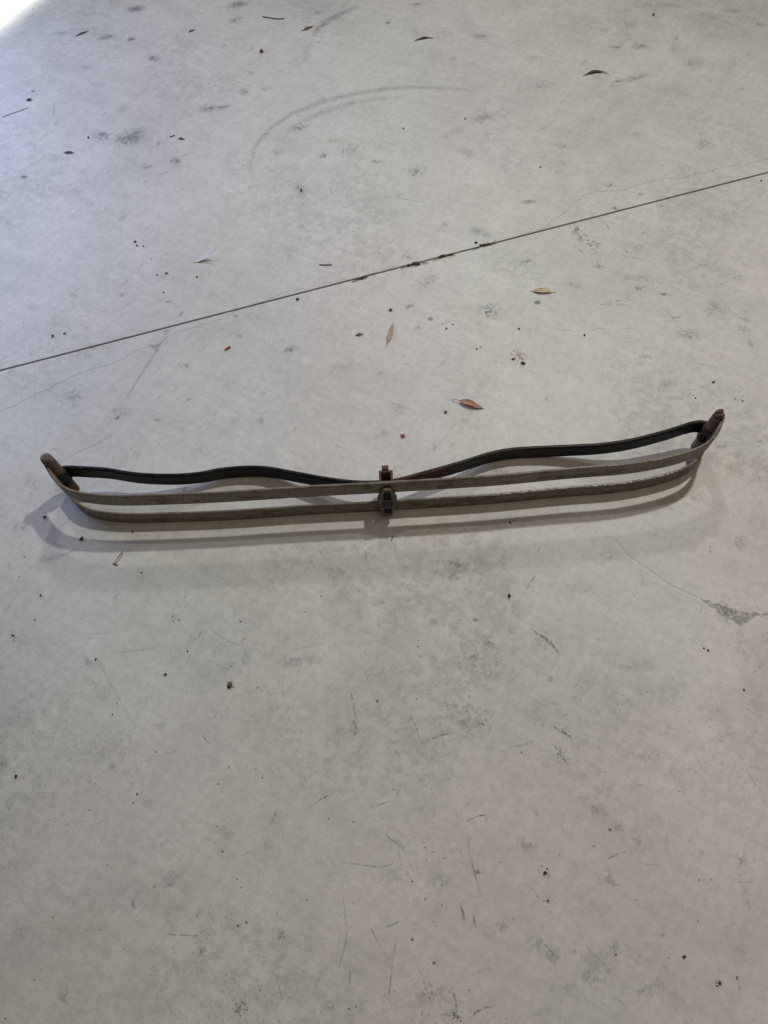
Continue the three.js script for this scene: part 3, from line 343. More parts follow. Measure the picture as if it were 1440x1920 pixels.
// a flat bar on edge swept along points (x, z); y0..y1 its height
function sweep(pts, y0, y1, thick, round) {
  const n = pts.length, prof = [], hy = (y1 - y0) / 2, ht = thick / 2, cs = 4, r = Math.min(round, ht * 0.98);
  const corner = (cx, cy, a0) => { for (let k = 0; k <= cs; k++) { const a = a0 + k / cs * Math.PI / 2; prof.push([cx + r * Math.cos(a), cy + r * Math.sin(a), Math.cos(a), Math.sin(a)]); } };
  corner(ht - r, -hy + r, -Math.PI / 2); corner(ht - r, hy - r, 0); corner(-ht + r, hy - r, Math.PI / 2); corner(-ht + r, -hy + r, Math.PI);
  prof.push(prof[0].slice());
  let per = [0]; for (let k = 1; k < prof.length; k++) per.push(per[k - 1] + Math.hypot(prof[k][0] - prof[k - 1][0], prof[k][1] - prof[k - 1][1]));
  const tot = per[per.length - 1]; let len = [0]; for (let i = 1; i < n; i++) len.push(len[i - 1] + Math.hypot(pts[i][0] - pts[i - 1][0], pts[i][1] - pts[i - 1][1]));
  const P = [], N = [], UV = [], I = [], m = prof.length;
  for (let i = 0; i < n; i++) {
    const a = pts[Math.max(0, i - 1)], b = pts[Math.min(n - 1, i + 1)], tx = b[0] - a[0], tz = b[1] - a[1], tl = Math.hypot(tx, tz), nx = -tz / tl, nz = tx / tl;   // to the right of travel: the front
    for (let k = 0; k < m; k++) { const [o, y, no, ny] = prof[k]; P.push(pts[i][0] + nx * o, (y0 + y1) / 2 + y + (pts[i][2] ?? 0), pts[i][1] + nz * o); N.push(nx * no, ny, nz * no); UV.push(len[i] / len[n - 1], per[k] / tot); }
  }
  for (let i = 0; i < n - 1; i++) for (let k = 0; k < m - 1; k++) { const a = i * m + k, b = a + m; I.push(a, b, a + 1, b, b + 1, a + 1); }
  for (const [i, flip] of [[0, 1], [n - 1, 0]]) {       // end caps
    const base = P.length / 3, a = pts[i], b = pts[i ? i - 1 : 1], tx = a[0] - b[0], tz = a[1] - b[1], tl = Math.hypot(tx, tz);
    P.push(a[0], (y0 + y1) / 2 + (a[2] ?? 0), a[1]); N.push(tx / tl, 0, tz / tl); UV.push(i ? 1 : 0, 0.3);
    for (let k = 0; k < m; k++) { P.push(P[(i * m + k) * 3], P[(i * m + k) * 3 + 1], P[(i * m + k) * 3 + 2]); N.push(tx / tl, 0, tz / tl); UV.push(i ? 1 : 0, 0.3); }
    for (let k = 0; k < m - 1; k++) flip ? I.push(base, base + k + 1, base + k + 2) : I.push(base, base + k + 2, base + k + 1);
  }
  const g = new THREE.BufferGeometry();
  g.setAttribute('position', new THREE.Float32BufferAttribute(P, 3)); g.setAttribute('normal', new THREE.Float32BufferAttribute(N, 3)); g.setAttribute('uv', new THREE.Float32BufferAttribute(UV, 2)); g.setIndex(I);
  return g;
}
const spline = (pts, n) => new THREE.CatmullRomCurve3(pts.map(([x, z]) => new THREE.Vector3(x, 0, z)), false, 'centripetal').getSpacedPoints(n).map((v) => [v.x, v.z]);
const PINL = [-0.710, -0.797], PINR = [0.7308, -0.8222], EYER = 0.0098;
const arc = (c, r, a0, a1, n) => Array.from({ length: n + 1 }, (_, i) => { const a = lerp(a0, a1, i / n); return [c[0] + r * Math.cos(a), c[1] + r * Math.sin(a)]; });
function frontPath(dz) {
  const aL = Math.atan2(0.6, -0.8), aR = Math.atan2(0.48, 0.88);
  const L = [PINL[0] + EYER * Math.cos(aL), PINL[1] + EYER * Math.sin(aL)], R = [PINR[0] + EYER * Math.cos(aR), PINR[1] + EYER * Math.sin(aR)];
  const main = spline([L, [-0.700, -0.764], [-0.682, -0.7425], [-0.660, -0.7275], [-0.635, -0.7185], [-0.600, -0.7115], [-0.555, -0.7065], [-0.47, -0.7038], [-0.38, -0.7022 + dz], [-0.3, -0.7024 + dz], [-0.16, -0.7045], [-0.03, -0.7045], [0.09, -0.7055], [0.24, -0.7078], [0.38, -0.7142], [0.43, -0.7162], [0.51, -0.7183], [0.575, -0.725], [0.632, -0.7362], [0.672, -0.7485], [0.702, -0.7655], [0.723, -0.7885], R], 220);
  return [...arc(PINL, EYER, aL + 5.3, aL, 26).slice(0, -1), ...main, ...arc(PINR, EYER, aR, aR - 5.3, 26).slice(1)];
}
const bumper = thing('car_bumper', 'rusty old car bumper of two curved flat bars with a black waved bar behind', 'car bumper', [0, 0, 0]);
const GAP = 0.0006;
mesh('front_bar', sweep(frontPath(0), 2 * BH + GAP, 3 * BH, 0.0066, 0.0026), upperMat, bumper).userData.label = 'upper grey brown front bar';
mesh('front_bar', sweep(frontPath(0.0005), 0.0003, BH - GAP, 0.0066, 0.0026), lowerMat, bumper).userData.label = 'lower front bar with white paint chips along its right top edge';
{
  const aL = 0.55, aR = Math.PI - 0.55;               // the rear bar meets each pin from the inner side
  const L = [PINL[0] + 0.0112 * Math.cos(-1.9), PINL[1] + 0.0112 * Math.sin(-1.9)], R = [PINR[0] + 0.0112 * Math.cos(-1.1), PINR[1] + 0.0112 * Math.sin(-1.1)];
  // the bar sags between the pins and touches the floor at its two waves: [px, py of its mid height, lift]
  const seen = [[200, 887, 0.86], [260, 896, 0.66], [330, 898.5, 0.34], [380, 894.5, 0.13], [417, 887.5, 0.03], [467, 883.5, 0], [505, 885, 0.03], [555, 894, 0.22], [610, 904, 0.48], [660, 910.5, 0.68], [700, 911.5, 0.78], [740, 908, 0.8], [798, 893, 0.62], [862, 875, 0.3], [915, 858.5, 0.08], [955, 850.5, 0], [1018, 846.5, 0.02], [1075, 844, 0.2], [1125, 841, 0.42], [1180, 833, 0.64], [1250, 815, 0.85]];
  const c3 = new THREE.CatmullRomCurve3([[L[0], L[1], 0], [-0.69, -0.8085, 0], [-0.66, -0.8055, -0.02], ...seen.map(([px, py, k]) => [...G(px, py, (k + 0.5) * BH), k - 1]), [0.695, -0.8375, 0], [0.715, -0.8395, 0], [R[0], R[1], 0]].map(([x, z, k]) => new THREE.Vector3(x, k * BH, z)), false, 'centripetal');
  const main = c3.getSpacedPoints(240).map((v) => [v.x, v.z, Math.max(v.y, -BH - 0.0004)]);
  mesh('rear_bar', sweep([...arc(PINL, 0.0112, -1.9 - 5.2, -1.9, 26).slice(0, -1), ...main, ...arc(PINR, 0.0112, -1.1, -1.1 + 5.2, 26).slice(1)], BH + 0.0008, 2 * BH - 0.0010, 0.0102, 0.005), rearMat, bumper).userData.label = 'black waved rear bar with a rusty middle';
}
function lathe(profile, material, name, x, z, parent, label, segs = 28) {
  const m = mesh(name, new THREE.LatheGeometry(profile.map(([r, y]) => new THREE.Vector2(r, y)), segs), material, parent); m.position.set(x, 0, z); if (label) m.userData.label = label; return m;
}
{ // end pins: a bolt through the three eyes
  const pl = lathe([[0, 0.0006], [0.0064, 0.0006], [0.0064, 3 * BH + 0.0005]], capMat, 'end_pin', PINL[0], PINL[1], bumper, 'left end pin with a rounded head');
  lathe([[0.0064, 3 * BH + 0.0004], [0.0122, 3 * BH + 0.0004], [0.0126, 3 * BH + 0.002], [0.0124, 3 * BH + 0.011], [0.0112, 3 * BH + 0.0165], [0.0085, 3 * BH + 0.0205], [0.0045, 3 * BH + 0.0222], [0, 3 * BH + 0.0226]], capMat, 'pin_head', 0, 0, pl);
  const pr = lathe([[0, 0.0006], [0.0064, 0.0006], [0.0064, 3 * BH + 0.0075], [0.0058, 3 * BH + 0.009], [0, 3 * BH + 0.0093]], rustMat, 'end_pin', PINR[0], PINR[1], bumper, 'right end pin with a rusted nut');
  const nut = new THREE.CylinderGeometry(0.0112, 0.0118, 0.006, 6, 1); nut.rotateY(0.4); nut.translate(0, 3 * BH + 0.0034, 0);
  const lumps = [nut.toNonIndexed()], r = mulberry(31);
  for (let k = 0; k < 9; k++) { const g = new THREE.IcosahedronGeometry(0.0022 + 0.0026 * r(), 1); const a = r() * 6.28, q = 0.004 + 0.006 * r(); g.translate(q * Math.cos(a), 3 * BH + 0.0065 + 0.003 * r(), q * Math.sin(a)); lumps.push(g.index ? g.toNonIndexed() : g); }
  { const g = new THREE.IcosahedronGeometry(0.0058, 2); g.scale(1, 0.8, 0.9); g.translate(0.001, 3 * BH + 0.0085, -0.0065); lumps.push(g.index ? g.toNonIndexed() : g); }
  mesh('pin_nut', mergeGeometries(lumps), rustMat, pr).userData.label = 'crusted nut on the right pin';
}
{ // centre clamp: a six-sided casting in front, a rusty strap and a square nut behind
  const CX = 0.0083, CY = 0.0715, FZ = -0.7012, c = new THREE.Group(); c.name = 'clamp'; bumper.add(c); c.userData.label = 'cast centre clamp with a bolt holding the three bars together';
  const V = (pts) => pts.map(([x, y]) => new THREE.Vector2(x, y));
  const windows = () => [new THREE.Path(V([[-0.0086, 0.006], [0.009, 0.006], [0.0082, 0.034], [0.0048, 0.043], [-0.004, 0.043], [-0.008, 0.034]])), new THREE.Path(V([[-0.0086, -0.018], [-0.007, -0.048], [0.007, -0.048], [0.0088, -0.018]]))];
  const outline = new THREE.Shape(V([[-0.0095, 0.049], [0.0095, 0.049], [0.0135, 0.038], [0.0205, 0.012], [0.0212, 0.0], [0.0205, -0.012], [0.0125, -0.056], [0.0088, -0.062], [-0.0088, -0.062], [-0.0125, -0.056], [-0.0205, -0.012], [-0.0212, 0.0], [-0.0205, 0.012], [-0.0135, 0.038]])); 
  const flange = new THREE.ExtrudeGeometry(outline, { depth: 0.0018, bevelEnabled: true, bevelThickness: 0.0052, bevelSize: 0.0048, bevelOffset: -0.0048, bevelSegments: 3 });
  // the casting leans back against the bar towards its top
  const lean = (g) => { const p = g.attributes.position; for (let i = 0; i < p.count; i++) { p.setZ(i, FZ + (p.getZ(i) - FZ) * (1 - 0.62 * (p.getY(i) - CY + 0.062) / 0.113)); } return g; };
  flange.translate(CX, CY, FZ + 0.0001 + 0.0052); mesh('clamp_plate', toCreasedNormals(lean(flange), 0.5), castMat, c);
  const tower = new THREE.Shape(V([[-0.0092, 0.0485], [-0.0045, 0.0515], [0.0045, 0.0515], [0.0092, 0.0485], [0.0148, 0.026], [0.0176, -0.004], [0.0152, -0.024], [0.0114, -0.0495], [0.0082, -0.054], [-0.0082, -0.054], [-0.0114, -0.0495], [-0.0152, -0.024], [-0.0176, -0.004], [-0.0148, 0.026]]));
  tower.holes.push(...windows());
  const tg = new THREE.ExtrudeGeometry(tower, { depth: 0.009, bevelEnabled: true, bevelThickness: 0.0022, bevelSize: 0.0011, bevelOffset: -0.0011, bevelSegments: 3 });
  tg.translate(CX, CY, FZ + 0.0085 + 0.0022); mesh('clamp_rim', toCreasedNormals(lean(tg), 0.5), rimMat, c);
  for (const pts of [[[-0.009, 0.0055], [0.0094, 0.0055], [0.0086, 0.0345], [0.0052, 0.0436], [-0.0044, 0.0436], [-0.0084, 0.0345]], [[-0.009, -0.0175], [-0.0074, -0.0486], [0.0074, -0.0486], [0.0092, -0.0175]]]) {  // near-black plates put the shade inside the clamp windows into colour
    const w = new THREE.ExtrudeGeometry(new THREE.Shape(V(pts)), { depth: 0.001, bevelEnabled: false }); w.translate(CX, CY, FZ + 0.0165); mesh('recess_shade', lean(w), recessShadeMat, c);
  }
  const dome = new THREE.CylinderGeometry(0.0128, 0.0142, 0.0045, 6, 1); dome.rotateX(Math.PI / 2); dome.translate(CX, CY - 0.0045, FZ + 0.0188);
  const d2 = new THREE.SphereGeometry(0.0118, 22, 8, 0, Math.PI * 2, 0, 1.1); d2.scale(1, 0.45, 1); d2.rotateX(Math.PI / 2); d2.translate(CX, CY - 0.0045, FZ + 0.0181);
  mesh('bolt_head', mergeGeometries([toCreasedNormals(dome, 0.5), toCreasedNormals(d2, 0.9)]), boltMat, c);
  const bx = (w, h, d, x, y, z) => { const b = new THREE.BoxGeometry(w, h, d, 1, 1, 1); b.translate(x, y, z); return b; };
  const y0 = 0.034, y1 = 0.099, legD = 0.039;
  mesh('strap', mergeGeometries([bx(0.0032, y1 - y0, legD, CX - 0.0122, (y0 + y1) / 2, -0.7078 - legD / 2), bx(0.0042, y1 - y0, legD, CX + 0.0122, (y0 + y1) / 2, -0.7078 - legD / 2), bx(0.0298, y1 - y0 + 0.001, 0.005, CX, (y0 + y1) / 2, -0.7494)]), pinkRust, c).userData.label = 'rusty strap behind the front bars';
  const nut = new THREE.ExtrudeGeometry(new THREE.Shape([[-0.0062, -0.0075], [0.0062, -0.0075], [0.0062, 0.0075], [-0.0062, 0.0075]].map(([x, y]) => new THREE.Vector2(x, y))), { depth: 0.007, bevelEnabled: true, bevelThickness: 0.0015, bevelSize: 0.0012, bevelSegments: 2 });
  nut.translate(CX - 0.001, 0.0955, -0.7606); mesh('square_nut', toCreasedNormals(nut, 0.7), rustMat, c);
  const sh = new THREE.CylinderGeometry(0.0045, 0.0045, 0.056, 14); sh.rotateX(Math.PI / 2); sh.translate(CX, CY - 0.01, -0.7255); mesh('bolt', sh, rustMat, c);
}

// ---------------------------------------------------------------- leaves, twigs and crumbs on the floor
// a leaf blade between two floor points: width, arch (lift of its middle), tip lifts, fold
function leafGeometry(len, width, { arch = 0.002, lift0 = 0, lift1 = 0, fold = 0.25, bend = 0, seed = 1, stalk = 0.1, power = 1 }) {
  const n = 22, m = 6, P = [], I = [], UV = [], thick = 0.0004, r = mulberry(seed), wob = [r() * 6, r() * 6];
  const half = (t) => t < stalk ? 0.0006 : Math.max(0.0003, width / 2 * Math.pow(Math.sin(Math.PI * Math.pow((t - stalk) / (1 - stalk), 0.85)), power));
  for (let side = 0; side < 2; side++) for (let i = 0; i <= n; i++) for (let k = 0; k <= m; k++) {
    const t = i / n, v = k / m * 2 - 1, w = half(t) * (1 + 0.12 * Math.sin(t * 9 + wob[0] + (v > 0 ? 2 : 0)));
    const cx = bend * Math.sin(Math.PI * t), y = arch * Math.sin(Math.PI * t) + lift0 * Math.pow(1 - t, 3) + lift1 * Math.pow(t, 2.4) + fold * Math.abs(v) * w + 0.0006 * Math.sin(t * 14 + wob[1]) * Math.abs(v);
    P.push((t - 0.5) * len, y + (side ? -thick : 0) + 0.0009, cx + v * w); UV.push(t, (v + 1) / 2);
  }
  const row = m + 1, S = (n + 1) * row;
  for (let i = 0; i < n; i++) for (let k = 0; k < m; k++) { const a = i * row + k, b = a + row; I.push(a, a + 1, b, b, a + 1, b + 1); const c = a + S, d = b + S; I.push(c, d, c + 1, d, d + 1, c + 1); }
  const rim = (a, b) => I.push(a, b, a + S, b, b + S, a + S);
  for (let i = 0; i < n; i++) { rim((i + 1) * row, i * row); rim(i * row + m, (i + 1) * row + m); }
  for (let k = 0; k < m; k++) { rim(k, k + 1); rim(n * row + k + 1, n * row + k); }
  const g = new THREE.BufferGeometry(); g.setAttribute('position', new THREE.Float32BufferAttribute(P, 3)); g.setAttribute('uv', new THREE.Float32BufferAttribute(UV, 2)); g.setIndex(I); g.computeVertexNormals();
  g.computeBoundingBox(); g.translate(0, -g.boundingBox.min.y + 0.0002, 0);
  return g;
}
function leafMaterial(c0, c1, vein, seed) {
  const W = 128, H = 32, d = new Uint8Array(W * H * 4);
  for (let j = 0; j < H; j++) for (let i = 0; i < W; i++) {
    const t = i / W, v = (j + 0.5) / H, at = (j * W + i) * 4, n = fbm(t * 12 + seed, v * 5, 4);
    let c = mix3(c0, c1, clamp01(0.5 + 1.4 * n)); c = mix3(c, vein, (1 - smooth(0.02, 0.09, Math.abs(v - 0.5))) * 0.8); c = mix3(c, c0.map((q) => q * 0.35), smooth(0.2, 0.4, fbm(t * 40 + seed, v * 14, 2)) * 0.6 + (t < 0.09 || t > 0.97 ? 0.4 : 0));
    for (let q = 0; q < 3; q++) d[at + q] = toS(clamp01(c[q])); d[at + 3] = 255;
  }
  return new THREE.MeshStandardMaterial({ map: dataTexture(d, W, H, true), roughness: 0.62, side: THREE.DoubleSide });
}
function leaf(a, b, width, mat, label, opt = {}) {
  const A = G(...a), B = G(...b), dx = B[0] - A[0], dz = B[1] - A[1], len = Math.hypot(dx, dz);
  const m = mesh('dry_leaf', leafGeometry(len, width, opt), mat); m.position.set((A[0] + B[0]) / 2, 0, (A[1] + B[1]) / 2); m.rotation.y = -Math.atan2(dz, dx);
  return tag(m, label, 'leaf', 'dry leaves on the floor');
}
const brown = leafMaterial([0.2, 0.1, 0.055], [0.34, 0.19, 0.11], [0.42, 0.27, 0.17], 1), tan = leafMaterial([0.3, 0.2, 0.14], [0.42, 0.3, 0.22], [0.26, 0.16, 0.1], 4);
const blackish = leafMaterial([0.012, 0.011, 0.008], [0.035, 0.03, 0.02], [0.05, 0.045, 0.03], 7), greenish = leafMaterial([0.38, 0.32, 0.17], [0.6, 0.52, 0.32], [0.09, 0.08, 0.03], 2);
const silver = leafMaterial([0.5, 0.48, 0.45], [0.72, 0.7, 0.68], [0.2, 0.18, 0.15], 3), dimBrown = leafMaterial([0.08, 0.055, 0.035], [0.17, 0.12, 0.085], [0.2, 0.15, 0.1], 6);
leaf([848, 750], [907, 767], 0.0165, brown, 'reddish brown dry leaf with a thin stalk, nearest leaf behind the black bar', { arch: 0.006, fold: 0.35, seed: 3, stalk: 0.2, lift0: 0.004 });
leaf([723, 650], [737, 604], 0.0135, tan, 'narrow tan dry leaf lying lengthwise between the joint and the bumper', { arch: 0.003, seed: 5, bend: 0.003, stalk: 0.12 });
leaf([1042, 549], [995, 546], 0.0145, greenish, 'pale yellow green dry leaf with a dark fold, in front of the joint', { arch: 0.003, fold: 0.45, seed: 8, stalk: 0.14 });
leaf([362, 493], [412, 484], 0.012, silver, 'silvery curled leaf with its tip standing up, behind the joint', { arch: 0.002, lift1: 0.034, seed: 11, fold: 0.3, stalk: 0.05, bend: -0.004 });
leaf([776, 78], [814, 72], 0.009, blackish, 'small black curved leaf at the top edge, with a thin tip', { arch: 0.002, fold: 0.08, power: 1.2, bend: -0.008, seed: 12, stalk: 0.02 });
leaf([1093, 143], [1141, 138], 0.0105, blackish, 'larger black curved leaf near the upper right corner', { arch: 0.003, fold: 0.08, power: 1.2, bend: -0.012, seed: 14, stalk: 0.02 });
leaf([141, 69], [168, 58], 0.006, blackish, 'thin straight black leaf near the sunlit corner', { seed: 15, stalk: 0.02 });
leaf([565, 59], [588, 49], 0.010, dimBrown, 'small dull brown leaf on the grey arc smear at the top', { seed: 17 });
leaf([119, 287], [140, 287], 0.007, blackish, 'short dark leaf scrap in the upper left, below the grey smears', { seed: 18, stalk: 0.02 });
leaf([353, 61], [366, 56], 0.006, blackish, 'tiny dark leaf scrap at the top left of the far slab', { seed: 19, stalk: 0.02 });
leaf([334, 260], [347, 262], 0.006, blackish, 'tiny flat black leaf scrap beside a dark splinter', { seed: 20, stalk: 0.02 });
leaf([666, 629], [682, 627], 0.007, dimBrown, 'short flat brown leaf scrap left of the tan leaf', { seed: 21, stalk: 0.02 });
// twigs and splinters
const twigMat = new THREE.MeshStandardMaterial({ color: lin(0.03, 0.026, 0.02), roughness: 0.9 }), paleTwig = new THREE.MeshStandardMaterial({ color: lin(0.26, 0.2, 0.14), roughness: 0.85 });
function tubeAlong(pts, rad) { return new THREE.TubeGeometry(new THREE.CatmullRomCurve3(pts.map(([x, y, h]) => { const p = G(x, y); return new THREE.Vector3(p[0], rad + (h ?? 0), p[1]); })), 14, rad, 6); }
function twig(pts, rad, mat, label) { const g = tubeAlong(pts, rad); const c = G(...pts[0]); g.translate(-c[0], 0, -c[1]); const m = mesh('twig', g, mat); m.position.set(c[0], 0, c[1]); return tag(m, label, 'twig', 'twigs on the floor'); }
twig([[492, 32], [505, 34], [518, 36], [533, 36]], 0.0016, twigMat, 'thin dark twig with a knob, at the top left of centre');
twig([[599, 497], [610, 497.5], [622, 497]], 0.0014, twigMat, 'short straight dark splinter just behind the joint');
twig([[5, 220], [20, 214], [38, 208], [53, 202]], 0.0007, twigMat, 'long hair-thin twig by the left edge');
twig([[319, 257], [323, 256], [328, 254]], 0.0014, twigMat, 'tiny dark splinter left of a flat leaf scrap');
twig([[734, 1014], [737, 1005]], 0.0009, twigMat, 'tiny splinter in front of the clamp shadow');
{ const g = tubeAlong([[214, 1058], [221, 1046], [231, 1035, 0.002]], 0.0011), h = tubeAlong([[215, 1059], [224, 1049], [231, 1038]], 0.0007), k = tubeAlong([[212, 1057], [216, 1059], [221, 1060]], 0.0013), c = G(214, 1058);
  const t = thing('twig', 'pale forked stalk with a dark end, in front of the left of the bumper', 'twig', [c[0], 0, c[1]], 'twigs on the floor');
  for (const q of [g, h, k]) q.translate(-c[0], 0, -c[1]);
  mesh('stalk', mergeGeometries([g, h]), paleTwig, t); mesh('stalk_end', k, twigMat, t); }
// crumbs
function crumbGeometry(seed, flat) {
  const g = mergeVertices(new THREE.IcosahedronGeometry(1, 1).deleteAttribute('normal').deleteAttribute('uv')), p = g.attributes.position, r = mulberry(seed), o = r() * 50;
  for (let i = 0; i < p.count; i++) { const x = p.getX(i), y = p.getY(i), z = p.getZ(i), q = 0.84 * (1 + 0.85 * noise(x * 1.6 + o, y * 1.4 + z * 1.5 + o)); p.setXYZ(i, x * q, y * q * flat, z * q); }
  g.computeVertexNormals(); const f = toCreasedNormals(g, 0.5); f.computeBoundingBox(); f.translate(0, -f.boundingBox.min.y - 0.08, 0); return f;
}
const crumbShapes = [1, 2, 3, 4, 5, 6].map((s) => crumbGeometry(s * 13, 0.45 + 0.07 * s));
const soil = new THREE.MeshStandardMaterial({ color: lin(0.03, 0.024, 0.018), roughness: 0.95 }), bark = new THREE.MeshStandardMaterial({ color: lin(0.09, 0.05, 0.03), roughness: 0.9 }), red = new THREE.MeshStandardMaterial({ color: lin(0.32, 0.03, 0.025), roughness: 0.5 }), greyStone = new THREE.MeshStandardMaterial({ color: lin(0.16, 0.15, 0.14), roughness: 0.9 }), white = new THREE.MeshStandardMaterial({ color: lin(0.78, 0.78, 0.76), roughness: 0.6 });
let crumbNo = 0;
function crumb(px, py, w, mat, label, stretch = 0.7, turn = null, name = 'crumb', cat = 'crumb') {
  const c = G(px, py), s = scaleAt(px, py) * w * 0.43, m = mesh(name, crumbShapes[crumbNo++ % 6], mat);
  m.position.set(c[0], 0, c[1]); m.scale.set(s, Math.min(s, 0.0045), s * stretch); m.rotation.y = turn ?? rnd() * 6; return tag(m, label, cat, 'crumbs and scraps on the floor');
}
crumb(559, 562, 9, soil, 'black crumb just in front of the joint, left of centre');
crumb(893, 456, 6.5, soil, 'round black crumb just behind the joint, right of centre', 0.95);
crumb(733, 582, 9, bark, 'brown flat scrap behind the narrow tan leaf', 0.6, 0);
crumb(55, 188, 15, soil, 'dark jagged scrap near the upper left edge', 0.45, 0.2);
crumb(491, 97, 9, bark, 'brown scrap below the dark twig at the top', 0.8);
crumb(565, 358, 9, bark, 'brown crumb in the middle of the rusty crumb trail', 0.7);
crumb(837, 616, 5.5, soil, 'dark crumb right of the narrow tan leaf', 0.8); crumb(849, 609, 6, soil, 'short dark scrap beside a thin scratch, right of the tan leaf', 0.45, -0.8);
crumb(835, 773, 8, bark, 'dark brown crumb left of the reddish leaf stalk', 0.7);
crumb(962, 674, 10, soil, 'black soil crumb at the edge of the brown dirt smear', 0.4, 0.3); crumb(980, 682, 12, bark, 'brown soil streak crumb on the dirt smear', 0.3, -0.6);
crumb(85, 970, 9, soil, 'black crumb inside the left end of the bumper shadow', 0.6); crumb(155, 1010, 12, soil, 'larger black crumb below the left curve of the bumper', 0.6);
crumb(311, 1265, 9, soil, 'dark oblong crumb on the open floor left of centre', 0.55, 0.7); crumb(432, 1284, 12, bark, 'dark brown soil clod on the open floor', 0.8, 1.4); crumb(429, 1289, 8, soil, 'black crumb at the foot of the brown soil clod', 0.8);
crumb(955, 1117, 8, soil, 'dark crumb in front of the right half of the bumper', 0.7); crumb(708, 1314, 7, soil, 'black oblong crumb on the floor below the clamp', 0.6, 0.8);
crumb(1319, 1215, 5.5, soil, 'left one of two black crumbs below the spalled patch', 0.6, -0.5); crumb(1327, 1219, 6, soil, 'right one of two black crumbs below the spalled patch', 0.9);
crumb(1395, 1293, 6, greyStone, 'small grey pebble near the right edge', 0.9); crumb(1337, 717, 9, soil, 'dark splinter shaped crumb above the right end pin', 0.4, 0.4);
crumb(1021, 1636, 8, soil, 'dark crumb in a group of two, lower right', 0.8); crumb(1026, 1628, 5, bark, 'small brown crumb in a group of two, lower right', 0.8); crumb(1027, 1689, 6, soil, 'black crumb below the group of two, lower right', 0.7, 1.2);
crumb(1282, 1794, 9, soil, 'black angular crumb near the lower right corner', 0.8); crumb(1349, 1844, 7, soil, 'black crumb at the lower right, biggest of its cluster', 0.8); crumb(1344, 1848, 5, soil, 'black crumb at the lower right, smaller one of its cluster', 0.7); crumb(1382, 1832, 6, greyStone, 'grey crumb right of the black cluster', 0.6);
crumb(31, 1456, 8, soil, 'black crumb by the left edge, halfway down the open floor', 1.2, 0); crumb(257, 1489, 6, soil, 'dark crumb above a round air hole', 0.6, 1);
crumb(257, 461, 5.5, soil, 'dark crumb, left one of three beside each other on the far slab', 0.8); crumb(254, 454, 6, soil, 'dark crumb, topmost of three beside each other on the far slab', 0.7); crumb(269, 462, 5.5, soil, 'dark crumb, right one of three beside each other on the far slab', 0.6);
crumb(100, 631, 6, soil, 'dark crumb behind the joint near the left edge', 0.7); crumb(122, 626, 8, greyStone, 'thin grey curled scrap beside a dark crumb', 0.35, 0.3); crumb(370, 520, 6, soil, 'dark crumb below the silvery curled leaf', 0.7); crumb(307, 549, 5.5, soil, 'dark crumb left of the chipped crack', 0.7); crumb(313, 513, 7, greyStone, 'grey crumb left below the silvery leaf', 0.5, 0.2); crumb(295, 516, 5, soil, 'small dark crumb left of a grey crumb', 0.7);
crumb(1225, 29, 6, soil, 'dark crumb at the top right', 0.6); crumb(1013, 314, 4.5, soil, 'dark crumb in the middle of the far slab', 0.9); crumb(1427, 340, 6, soil, 'dark crumb near the joint at the right edge', 0.5); crumb(757, 242, 5, soil, 'dark crumb inside the grey ring mark', 0.6, 0.6); crumb(872, 223, 5, soil, 'dark crumb at the end of the right grey smear', 0.6); crumb(166, 259, 6, soil, 'dark crumb at the left of the big grey smear', 0.8);
crumb(1096, 629, 5, soil, 'dark crumb between leaf and right end pin', 0.7); crumb(973, 617, 7, greyStone, 'grey crumb in front of the yellow green leaf', 0.4, 0); crumb(1304, 747, 4.5, soil, 'dark crumb above the right end of the black bar', 0.7); crumb(1392, 752, 4.5, soil, 'dark crumb right of the right end pin', 0.8);
crumb(894, 655, 4.5, soil, 'left one of two tiny crumbs right of the tan leaf', 0.7); crumb(901, 651, 4, soil, 'right one of two tiny crumbs right of the tan leaf', 0.7);
crumb(957, 980, 4.5, soil, 'lower one of two black crumbs in the upper bar shadow', 0.9); crumb(964, 976, 4, soil, 'upper one of two black crumbs in the upper bar shadow', 0.9); crumb(249, 998, 6, bark, 'brown crumb at the edge of the lower bar shadow', 0.8);
crumb(77, 1116, 6, soil, 'dark crumb below the left end of the bumper', 0.8); crumb(25, 1192, 6, soil, 'dark crumb in a speckled spot at the left edge', 0.6, -0.7); crumb(352, 1221, 5, soil, 'dark crumb right of a long faint scratch', 0.8); crumb(180, 1237, 6, soil, 'thin dark crumb at the top of a worn patch', 0.5, 1.3); crumb(266, 1074, 5.5, soil, 'dark crumb right of the pale forked stalk', 0.5, 0.1);
// coloured scraps
{ const c = G(427, 654), a = G(422, 657), b = G(432, 651), s = new THREE.CylinderGeometry(0.0026, 0.0026, Math.hypot(b[0] - a[0], b[1] - a[1]), 10, 1); s.rotateZ(Math.PI / 2);
  const m = mesh('plastic_scrap', s, red); m.position.set(c[0], 0.0026, c[1]); m.rotation.y = -Math.atan2(b[1] - a[1], b[0] - a[0]); tag(m, 'tiny red plastic tube on the floor left of centre', 'plastic scrap'); }
{ const c = G(755, 817), t = thing('plastic_scrap', 'red and white scrap behind the black bar, right of the middle', 'plastic scrap', [c[0], 0, c[1]]);
  const a = mesh('red_piece', crumbShapes[2], new THREE.MeshStandardMaterial({ color: lin(0.2, 0.03, 0.03), roughness: 0.6 }), t); a.scale.set(0.006, 0.0045, 0.0045); a.position.set(0.001, 0, 0.002);
  const b = mesh('white_piece', crumbShapes[4], white, t); b.scale.set(0.004, 0.003, 0.003); b.position.set(-0.001, 0.0025, -0.004); }
